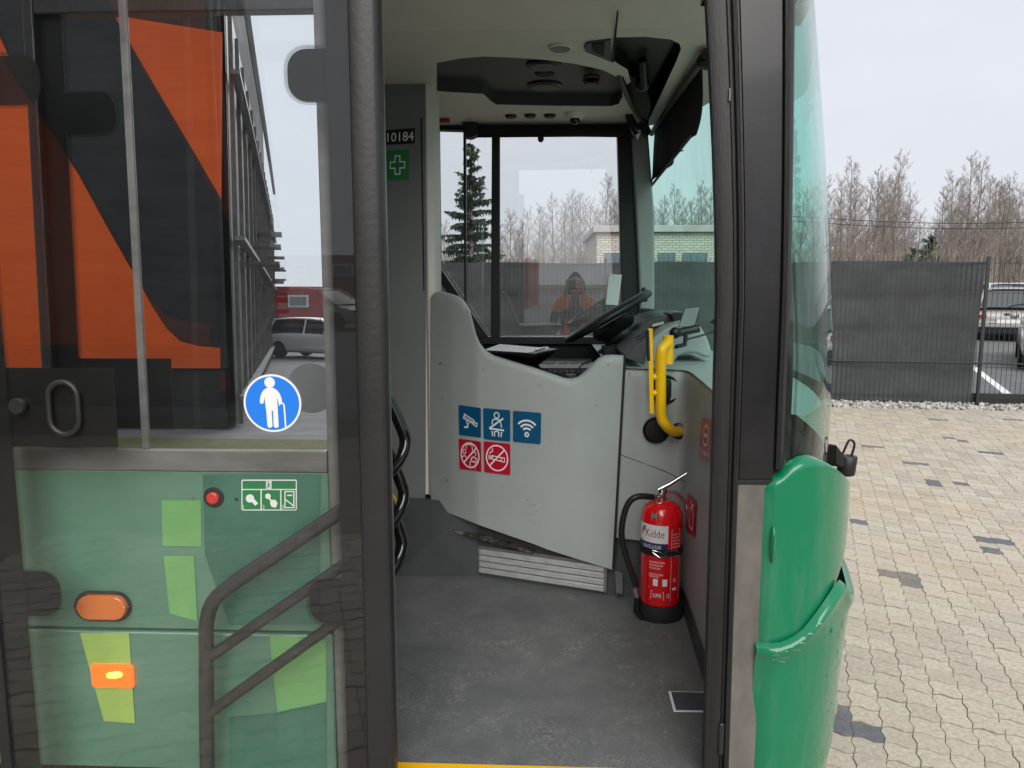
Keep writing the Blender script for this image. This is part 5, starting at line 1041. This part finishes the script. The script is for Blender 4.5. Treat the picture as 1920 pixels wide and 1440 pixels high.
beige = mat('champagne_paint', (.5, .48, .44), .3, metal=.3, coat=.5, var=.05, vscale=3); bluep = mat('pale_blue_paint', (.42, .5, .55), .3, coat=.5, var=.04, vscale=3)
cp = AZ(1888, 641, -.03); car('parked_car', 'silver estate car seen from behind through the open fence', (cp.x + 1.07, cp.y + 1.86, -.03), R(60), silver, 4.3, 1.75, 1.5, .95)
cp = AZ(1906, 698, -.03); car('parked_car', 'champagne car cut off by the right edge, nearest the fence', (cp.x + 1.82, cp.y + 1.4, -.03), R(60), beige, 4.2, 1.74, 1.45, .9)
for px, py, dist, pm, lb in ((1832, 536, 34, bluep, 'pale blue car roof showing behind the silver estate car'), (1906, 528, 33, whitep, 'white car behind the silver estate car, far right'), (1700, 600, 24, whitep, 'white car mostly hidden behind the shade cloth')):
    q = A(px, 560, dist); car('parked_car', lb, (q.x, dist, -.03), R(95), pm, 4.3, 1.75, 1.62, .95)

# ---- bare trees
M['bark'] = mat('birch_bark', (.34, .31, .28), .9, col2=(.13, .115, .10), vscale=5, stretch=(1, 1, 2.5))
M['bark2'] = mat('alder_bark', (.24, .21, .185), .9, var=.3, vscale=4)
M['twig'] = mat('twigs', (.22, .18, .165), .9, col2=(.31, .26, .235), vscale=.6)
M['twig2'] = mat('twigs_olive', (.23, .2, .165), .9, col2=(.32, .285, .235), vscale=.6)
M['needle'] = mat('spruce_needles', (.022, .045, .03), .85, col2=(.05, .075, .05), vscale=1.2)
def bare_tree(seed, h, spread, dens=1.0):
    r = random.Random(seed); tm, cm = MB(), MB(); pts = []; x = y = 0
    for i in range(11): z = h * i / 10; pts.append(Vector((x, y, z))); x += r.uniform(-.09, .09) * h / 10; y += r.uniform(-.09, .09) * h / 10
    tm.tube(pts, [.011 * h * (1 - .93 * i / 10) + .006 for i in range(11)], 7)
    def tpt(f): k = min(9, int(f * 10)); return pts[k].lerp(pts[k + 1], f * 10 - k)
    def limb(p, d, ln, rad, lev):
        q = p.copy(); d = d.normalized(); seg = 3 if lev < 2 else 2; P = [q.copy()]
        for s in range(seg):
            d = (d + Vector((r.uniform(-.13, .13), r.uniform(-.13, .13), r.uniform(-.02, .16)))).normalized(); q = q + d * ln / seg; P.append(q.copy())
        cm.tube(P, [rad * (1 - .75 * i / seg) for i in range(seg + 1)], 3, caps=False)
        if lev < 3:
            nb = int((7 if lev == 0 else 10 if lev == 1 else 7) * dens)
            for b in range(nb):
                f = r.uniform(.22, 1); k = min(seg - 1, int(f * seg)); bp = P[k].lerp(P[k + 1], f * seg - k); a = r.uniform(0, 6.28)
                nd = (d * .9 + Vector((math.cos(a), math.sin(a), r.uniform(-.1, .6))) * .75); limb(bp, nd, ln * r.uniform(.34, .52), max(rad * .5, .005), lev + 1)
    nl = int(46 * dens)
    for i in range(nl):
        f = .16 + .82 * (i / nl) ** .9; a = i * 2.4 + r.uniform(-.5, .5); up = .55 + .7 * f; ln = spread * (1.05 - f * .82) * r.uniform(.75, 1.15)
        limb(tpt(f), Vector((math.cos(a), math.sin(a), up)), ln, .0032 * h * (1.1 - f), 1)
    return tm, cm
variants = []
for k, (h, sp_, bk_, tw_) in enumerate(((11, 2.3, 'bark', 'twig'), (9, 2.0, 'bark', 'twig'), (10, 2.6, 'bark2', 'twig2'), (7.5, 2.0, 'bark2', 'twig'), (6.0, 1.9, 'bark2', 'twig2'))):
    tm, cm = bare_tree(20 + k, h, sp_); variants.append((h, tm.mesh('trunk', M[bk_], 60), cm.mesh('crown', M[tw_])))
def plant_tree(k, x, y, ht, rz, label, name='bare_tree'):
    h, tmesh, cmesh = variants[k]; t = thing(name, label, 'tree', (x, y, -.05), 'bare trees: ' + label if 'thicket' in label or 'spruce' in label else 'bare trees beyond the car park', world=False, rz=rz); s_ = ht / h
    for nm, me in (('trunk', tmesh), ('crown', cmesh)): o = bpy.data.objects.new(nm, me); COL.objects.link(o); o.parent = t; o.scale = (s_, s_, s_)
rt = random.Random(11)
COMMON = 'thicket'
def tree_px(px, ytop, dist, k, label):
    if label == COMMON:
        label = ('bare tree in the thicket left of the gap in the treetops, right of the bus' if 1490 < px < 1745 else 'bare tree in the thicket right of the gap in the treetops' if px >= 1745 else
                 'bare tree in the thicket seen through the windscreen' if px > 1200 else 'bare tree beside the spruce seen through the cab window' if px < 940 else 'bare tree in the thicket seen through the cab window')
    q = A(px, ytop, dist); plant_tree(k, q.x, dist, max(2.5, q.z + .05), rt.uniform(0, 6.28), label)
tree_px(1693, 288, 42, 0, 'tall slender birch just left of the gap in the treetops')
tree_px(1822, 292, 40, 0, 'tallest bare birch on the right side of the gap in the treetops')
tree_px(1846, 300, 44, 1, 'bare birch close beside the tallest one on the right')
tree_px(1597, 300, 40, 1, 'bare birch right beside the edge of the windscreen')
tree_px(1650, 318, 43, 0, 'thin birch between the windscreen edge and the tall slender birch')
tree_px(1900, 335, 38, 2, 'broad bare tree at the right edge of the picture')
tree_px(1137, 330, 44, 1, 'thin bare birch rising beside the front post of the cab window')
tree_px(1265, 350, 42, 1, 'bare birch seen through the windscreen, left of two')
tree_px(1318, 345, 43, 1, 'bare birch seen through the windscreen beside the door seal')
for i in range(34):
    px = rt.choice((rt.uniform(1565, 1740), rt.uniform(1770, 1960), rt.uniform(930, 1180), rt.uniform(1225, 1350))); base_ = 350 if px > 1500 else 395
    tree_px(px, base_ + rt.uniform(-15, 70), rt.uniform(44, 62), rt.choice((0, 1, 2, 3, 4)), COMMON)
for px, yt in ((1580, 335), (1612, 340), (1632, 345), (1665, 360), (1712, 360), (1728, 400), (1745, 425), (1762, 415), (1778, 400), (1795, 372), (1808, 350), (1862, 335), (1876, 350), (1890, 342), (1915, 350), (1935, 360), (1955, 340), (1980, 330), (2010, 345)): tree_px(px, yt, rt.uniform(36, 52), rt.choice((0, 1, 2, 3)), COMMON)
for px, yt in ((1505, 360), (1530, 350), (1553, 340), (835, 420), (850, 440), (905, 430), (930, 415), (955, 400), (975, 430), (992, 395), (1010, 385), (1022, 410), (1040, 370), (1058, 380), (1075, 365), (1090, 372), (1105, 380), (1122, 390), (1150, 370), (1165, 365), (1230, 390), (1245, 370), (1282, 380), (1300, 375), (1335, 360), (1350, 370)): tree_px(px, yt, rt.uniform(38, 54), rt.choice((1, 2, 3, 3)), COMMON)
# low brush and saplings: one mass
bm_ = MB(); rb = random.Random(5)
for i in range(2600):
    px = rb.choice((rb.uniform(1490, 2050), rb.uniform(800, 1370))); dist = rb.uniform(33, 46); q = A(px, 500, dist); hh = rb.uniform(1.4, 3.6); p = Vector((q.x, dist, -.05)); tp = p + Vector((rb.uniform(-.5, .5), rb.uniform(-.5, .5), hh)); bm_.tube([p, tp], [.014, .004], 3, caps=False)
    for j in range(4): f = rb.uniform(.3, .95); c = p.lerp(tp, f); bm_.tube([c, c + Vector((rb.uniform(-.5, .5), rb.uniform(-.5, .5), rb.uniform(.2, .7)))], [.007, .003], 3, caps=False)
o = bm_.build('brushwood', M['twig2']); tag(o, 'dense bare brushwood under the trees beyond the car park', 'brushwood', kind='stuff')
# conifers
def conifer(label, px, ytop, dist, wpx, seed, name='spruce_tree'):
    q = A(px, ytop, dist); H = q.z + .05; rad = wpx / FPX * dist * .72; r = random.Random(seed); t = thing(name, label, 'tree', (q.x, dist, -.05), world=False)
    MB().tube([(0, 0, 0), (0, 0, H * .6), (0, 0, H)], [.02 * H, .012 * H, .004], 8).build('trunk', M['bark2'], t, smooth=60)
    cm = MB(); n = int(H * 30)
    for i in range(n):
        f = min(.99, max(.0, i / n + r.uniform(-.03, .03))); z = H * (.06 + .92 * f); a = r.uniform(0, 6.28); ln = rad * ((1 - f) ** .8) * r.choice((.55, .75, .9, 1.0, 1.1)) * r.uniform(.85, 1.1) + .1; droop = -.35 + .6 * f + r.uniform(-.12, .12)
        d = Vector((math.cos(a), math.sin(a), 0)); side_ = Vector((-d.y, d.x, 0)); k = max(3, int(ln / .07))
        for j in range(k):
            g = (j + r.random()) / k; c = Vector((0, 0, z)) + d * ln * g + Vector((0, 0, droop * ln * g * g + .12 * ln * g)); w_ = .26 * (1.1 - g * .6) * min(1, .4 + ln)
            for s in (-1, 1):
                e = c + side_ * s * w_ * r.uniform(.5, 1.1) + d * r.uniform(.02, .22) + Vector((0, 0, r.uniform(-.2, .03))); cm.add([c - d * .05, c + d * .07 + Vector((0, 0, r.uniform(-.05, .05))), e], [(0, 1, 2)])
            cm.add([c + Vector((0, 0, .04)), c + Vector((0, 0, r.uniform(-.24, -.08))), c + d * .12 + side_ * r.uniform(-.08, .08)], [(0, 1, 2)])
    cm.build('crown', M['needle'], t)
conifer('tall dark spruce seen through the rear pane of the cab window', 882, 262, 30, 104, 1)
conifer('small green pine in the thicket at the gap in the treetops', 1745, 438, 36, 52, 2, 'pine_tree')
conifer('low green pine beside the right-hand birches', 1712, 462, 35, 34, 3, 'pine_tree')
# white brick building behind the fence
def brick_mat():
    m = mat('white_brick', (.55, .5, .4), .9); n = m.node_tree; p = n.nodes['Principled BSDF']; t = n.nodes.new('ShaderNodeTexCoord'); mpn = n.nodes.new('ShaderNodeMapping'); mpn.inputs['Rotation'].default_value = (R(90), 0, 0)
    b = n.nodes.new('ShaderNodeTexBrick'); b.inputs['Scale'].default_value = 1; b.inputs['Brick Width'].default_value = .26; b.inputs['Row Height'].default_value = .09; b.inputs['Mortar Size'].default_value = .012
    b.inputs['Color1'].default_value = (.6, .56, .48, 1); b.inputs['Color2'].default_value = (.5, .46, .39, 1); b.inputs['Mortar'].default_value = (.24, .21, .17, 1)
    n.links.new(t.outputs['Object'], mpn.inputs[0]); n.links.new(mpn.outputs[0], b.inputs['Vector']); n.links.new(b.outputs[0], p.inputs['Base Color']); return m
DB_ = 29.0; ba, bb = A(1118, 520, DB_), A(1470, 520, DB_); zt_ = A(1200, 436, DB_).z
bld = thing('brick_building', 'low pale brick building behind the fence, right of the cab window', 'building', (ba.x, DB_, 0))
MB().box(ba.x, bb.x, DB_, DB_ + 8, -.05, zt_).build('wall', brick_mat(), bld)
MB().box(ba.x - .15, bb.x + .15, DB_ - .2, DB_ + 8.2, zt_ + .005, zt_ + .25).build('roof', mat('concrete_edge', (.42, .4, .37), .85, var=.15, vscale=2), bld, bevel=.02)
for px in (1134, 1234, 1280, 1375, 1420):
    w_ = 30 if px == 1234 else 44; x0, x1 = A(px, 500, DB_).x, A(px + w_, 500, DB_).x; z0, z1 = A(px, 530, DB_).z, A(px, 474, DB_).z
    wn_ = MB().box(x0, x1, DB_ - .03, DB_ - .002, z0, z1).build('window', mat('window_blue', (.12, .17, .2), .1), bld)
    for k in range(4): xx = x0 + (x1 - x0) * k / 3; MB().box(xx - .03, xx + .03, DB_ - .06, DB_ - .031, z0, z1).build('mullion', M['trim'], wn_)
    MB().box(x0, x1, DB_ - .058, DB_ - .0315, (z0 + z1) / 2 - .03, (z0 + z1) / 2 + .03).build('transom', M['trim'], wn_)
# power cables
for i, (ya, yb) in enumerate(((405, 398), (414, 409))):
    a, b = A(1480, ya, 31), A(2200, yb, 31); L_ = [a.lerp(b, k / 12) + Vector((0, 0, -.35 * math.sin(math.pi * k / 12))) for k in range(13)]
    o = MB().tube(L_, .012, 5).build('power_cable', M['blackm']); tag(o, ('upper' if i == 0 else 'lower') + ' thin dark cable crossing in front of the bare trees', 'cable', 'power cables')

# ================================================================== ACROSS THE YARD, seen mirrored in the bus glass
# image of a point p of the mirrored picture: unfold at the leaning side window
wpn = Vector((0, -math.cos(LEAN), math.sin(LEAN))); wp0 = wq(0, ZWB)
def AM(px, py, Y):      # where the line of sight, folded at the side window, meets the plane at Y
    d = ray(px, py); h = EYEP + d * ((wp0 - EYEP).dot(wpn) / d.dot(wpn)); r = d - wpn * 2 * d.dot(wpn); return h + r * ((Y - h.y) / r.y)
def clad(name, c, c2):
    m = mat(name, c, .5, col2=c2, vscale=1.5, stretch=(.4, 1, 3)); n = m.node_tree; p = n.nodes['Principled BSDF']; t = n.nodes.new('ShaderNodeTexCoord'); wv = n.nodes.new('ShaderNodeTexWave'); wv.bands_direction = 'Z'; wv.inputs['Scale'].default_value = 3.2; wv.wave_profile = 'SAW'
    n.links.new(t.outputs['Object'], wv.inputs['Vector']); bn = n.nodes.new('ShaderNodeBump'); bn.inputs['Strength'].default_value = 1.0; bn.inputs['Distance'].default_value = .035; n.links.new(wv.outputs['Fac'], bn.inputs['Height']); n.links.new(bn.outputs[0], p.inputs['Normal']); return m
M['orange'] = clad('orange_cladding', (.92, .15, .03), (.84, .125, .025)); M['anthracite'] = clad('anthracite_cladding', (.028, .032, .036), (.04, .045, .05))
YB = -6.4; e0 = AM(417, 400, YB); zb0 = AM(200, 690, YB).z
dep = thing('depot_building', 'orange and dark grey clad depot, mirrored in the bus side window', 'building', (e0.x - 6, YB, 0))
HA = R(18.4); hd = Vector((-math.sin(HA), -math.cos(HA), 0)); far = e0 + hd * 28
wall = MB().prism([(-30, YB, zb0), (e0.x, YB, zb0), (far.x - .3, far.y, zb0), (-30, far.y, zb0)], (0, 0, 11 - zb0)).build('wall', M['anthracite'], dep)
MB().prism([(-30, YB - .05, -.05), (e0.x - .05, YB - .05, -.05), (far.x - .4, far.y, -.05), (-30, far.y, -.05)], (0, 0, zb0 + .04)).build('plinth', M['blackm'], dep)
def om(L): return MB().prism([AM(x, y, YB + .004) for x, y in L], (0, .02, 0)).build('cladding_panel', M['orange'], wall)
om([(-150, 690), (414, 690), (414, 652), (370, 648), (338, 640), (312, 615), (285, 575), (240, 495), (150, 330), (60, 195), (-10, 45), (-150, -200)])
om([(215, 30), (416, 62), (416, 372)])
# glazed hall beyond it, its long side running away
hp0 = Vector((e0.x + .06, YB - .1, 0)); HT = min(10.5, AM(432, 0, YB - .3).z); hn = Vector((hd.y, -hd.x, 0)); hn = -hn if hn.x < 0 else hn
hall = thing('glazed_hall', 'glazed hall with pale mullions, mirrored beside the orange depot', 'building', hp0)
def hq(s_, z, o_=0): p = hp0 + hd * s_ + hn * o_; return Vector((p.x, p.y, z))
MB().add([hq(0, 0), hq(26, 0), hq(26, HT), hq(0, HT)], [(0, 1, 2, 3)]).build('wall', mat('hall_glass', (.016, .022, .024), .5), hall)
MB().prism([hq(0, HT), hq(26, HT), hq(26, HT, -.5), hq(0, HT, -.5)], (0, 0, .3)).build('roof', M['alu'], hall)
for i in range(18): MB().obox(hq(.3 + i * 1.45, HT / 2, .05), hd * .03, hn * .03, Vector((0, 0, HT / 2))).build('mullion', M['alu'], hall)
for z in (.4, 2.6, 4.8, 7.0): MB().obox(hq(13, z, .12), hd * 13, hn * .06, Vector((0, 0, .03))).build('canopy_rail', M['trim'], hall)
for i in range(9): MB().obox(hq(2.5 + i * 2.6, 2.4 + .5 * (i % 3), .3), hd * .4, hn * .3, Vector((0, 0, .025))).build('canopy', M['alu'], hall)
# red shed further off
ra, rb_ = AM(520, 600, -40), AM(690, 600, -40); zr = AM(600, 537, -40).z
shed = thing('red_shed', 'low red building with white windows, mirrored at the door edge', 'building', ((ra.x + rb_.x) / 2, -40, 0))
MB().box(min(ra.x, rb_.x) - 1, max(ra.x, rb_.x) + 6, -48, -40, -.05, zr).build('wall', mat('red_cladding', (.38, .03, .02), .6, var=.12, vscale=2, stretch=(5, 1, 1)), shed)
for px in (541, 628):
    a, b = AM(px, 553, -39.98), AM(px + 40, 576, -39.98); wn_ = MB().box(min(a.x, b.x), max(a.x, b.x), -39.98, -39.9, min(a.z, b.z), max(a.z, b.z)).build('window', M['white'], shed); MB().box(min(a.x, b.x) + .12, max(a.x, b.x) - .12, -39.9, -39.88, min(a.z, b.z) + .1, max(a.z, b.z) - .1).build('pane', mat('shed_pane', (.25, .27, .28), .1), wn_)
q = AM(606, 712, -24); car('parked_car', 'white car mirrored in the glass beside the blue sticker', (q.x, -24, -.03), R(20), whitep, 4.2, 1.74, 1.45, .9)
# ---- the photographer, mirrored in the cab window
ph = thing('person', 'person in dark and orange jacket raising a phone, mirrored in the cab window', 'person', (0.02, -.42, 0))
sk = {0: ((0, 0, .95), .145), 1: ((0, 0, 1.12), .14), 2: ((0, 0, 1.32), .165), 3: ((0, 0, 1.43), .1), 4: ((0, .01, 1.5), .055), 5: ((0, .03, 1.56), .085), 6: ((0, .03, 1.64), .095), 7: ((0, .02, 1.71), .06)}
V = [sk[i][0] for i in range(8)]; Rd = [sk[i][1] for i in range(8)]; Ed = [(i, i + 1) for i in range(7)]
def chain(root, pts):
    a = root
    for p_, r_ in pts: V.append(p_); Rd.append(r_); Ed.append((a, len(V) - 1)); a = len(V) - 1
    return a
for s in (-1, 1):
    chain(0, [((s * .1, 0, .86), .1), ((s * .11, .01, .5), .068), ((s * .115, -.01, .1), .05), ((s * .12, .02, .045), .045), ((s * .125, .16, .035), .035)])
    wr = chain(3, [((s * .18, 0, 1.42), .075), ((s * .26, .05, 1.16), .055), ((s * .15, .26, 1.38), .04), ((s * .085, .33, 1.56), .026), ((s * .075, .345, 1.62), .03)])
    for k, (dx, ln) in enumerate(((-.028, .05), (-.01, .056), (.008, .055), (.026, .045))):
        b0 = V[wr]; chain(wr, [((b0[0] + dx * .6, b0[1] + .01, b0[2] + .03), .0095), ((b0[0] + dx * .8 - s * .012, b0[1] + .035, b0[2] + .04 + ln * .3), .009), ((b0[0] + dx * .6 - s * .035, b0[1] + .05, b0[2] + .03 + ln * .3), .008)])
    b0 = V[wr]; chain(wr, [((b0[0] - s * .025, b0[1] + .005, b0[2] - .005), .011), ((b0[0] - s * .045, b0[1] + .02, b0[2] + .01), .0095)])
me = bpy.data.meshes.new('body'); me.from_pydata(V, Ed, []); bo = bpy.data.objects.new('body', me); COL.objects.link(bo)
sm = bo.modifiers.new('skin', 'SKIN'); sv_ = me.skin_vertices[0].data
for i, r_ in enumerate(Rd): k = r_ * (1.25 if i in (0, 1, 2) else 1); sv_[i].radius = (k, r_ * (.8 if i in (0, 1, 2) else 1))
sv_[0].use_root = True; bo.modifiers.new('sub', 'SUBSURF').levels = 2
bpy.context.view_layer.update(); m2 = bpy.data.meshes.new_from_object(bo.evaluated_get(bpy.context.evaluated_depsgraph_get())); bpy.data.objects.remove(bo)
for mm in (mat('jacket_dark', (.03, .03, .035), .8), mat('jacket_orange', (.85, .16, .02), .7), mat('skin', (.55, .33, .25), .5), mat('trousers', (.03, .035, .05), .85)): m2.materials.append(mm)
for f in m2.polygons:
    c = f.center; f.use_smooth = True
    f.material_index = 2 if (c.z > 1.5 or (c.y > .29 and c.z > 1.45)) else 3 if c.z < .92 else 1 if (c.z > 1.3 and abs(c.x) > .07 or .05 < abs(c.x) < .1 or c.z < 1.05) else 0
body_ = bpy.data.objects.new('body', m2); COL.objects.link(body_); body_.parent = ph
hb = MB(); hb.grid(lambda u, v: Vector((0 + (.1 + .045 * v) * math.sin(u * 6.283) * math.sqrt(min(1, .03 + v * 3.2)), .005 - .03 * v + (.11 - .01 * v) * math.cos(u * 6.283) * math.sqrt(min(1, .03 + v * 3.2)) * (1 if math.cos(u * 6.283) < .3 else .72), 1.765 - .42 * v - .0)), 24, 14)
hb.build('hair', mat('brown_hair', (.06, .04, .025), .55, bump=.4, bscale=120), None, smooth=60).parent = ph
fm = MB(); fm.ell((-.035, .118, 1.645), .012, .008, .008, 8, 6); fm.ell((.035, .118, 1.645), .012, .008, .008, 8, 6); fm.build('eyes', M['white'], None, smooth=60).parent = ph
MB().tube([(0, .12, 1.65), (0, .142, 1.612), (0, .12, 1.604)], [.008, .013, .01], 8).build('nose', m2.materials[2], None, smooth=60).parent = ph
MB().obox((0, .116, 1.572), (.024, 0, 0), (0, .008, 0), (0, 0, .006)).build('mouth', M['kidred'], None, bevel=.003).parent = ph
pho = MB().box(-.038, .038, -.036, -.028, EYE - .09, EYE + .025).build('phone', M['screen'], None, bevel=.003); tag(pho, 'dark phone held up by the mirrored person', 'phone')
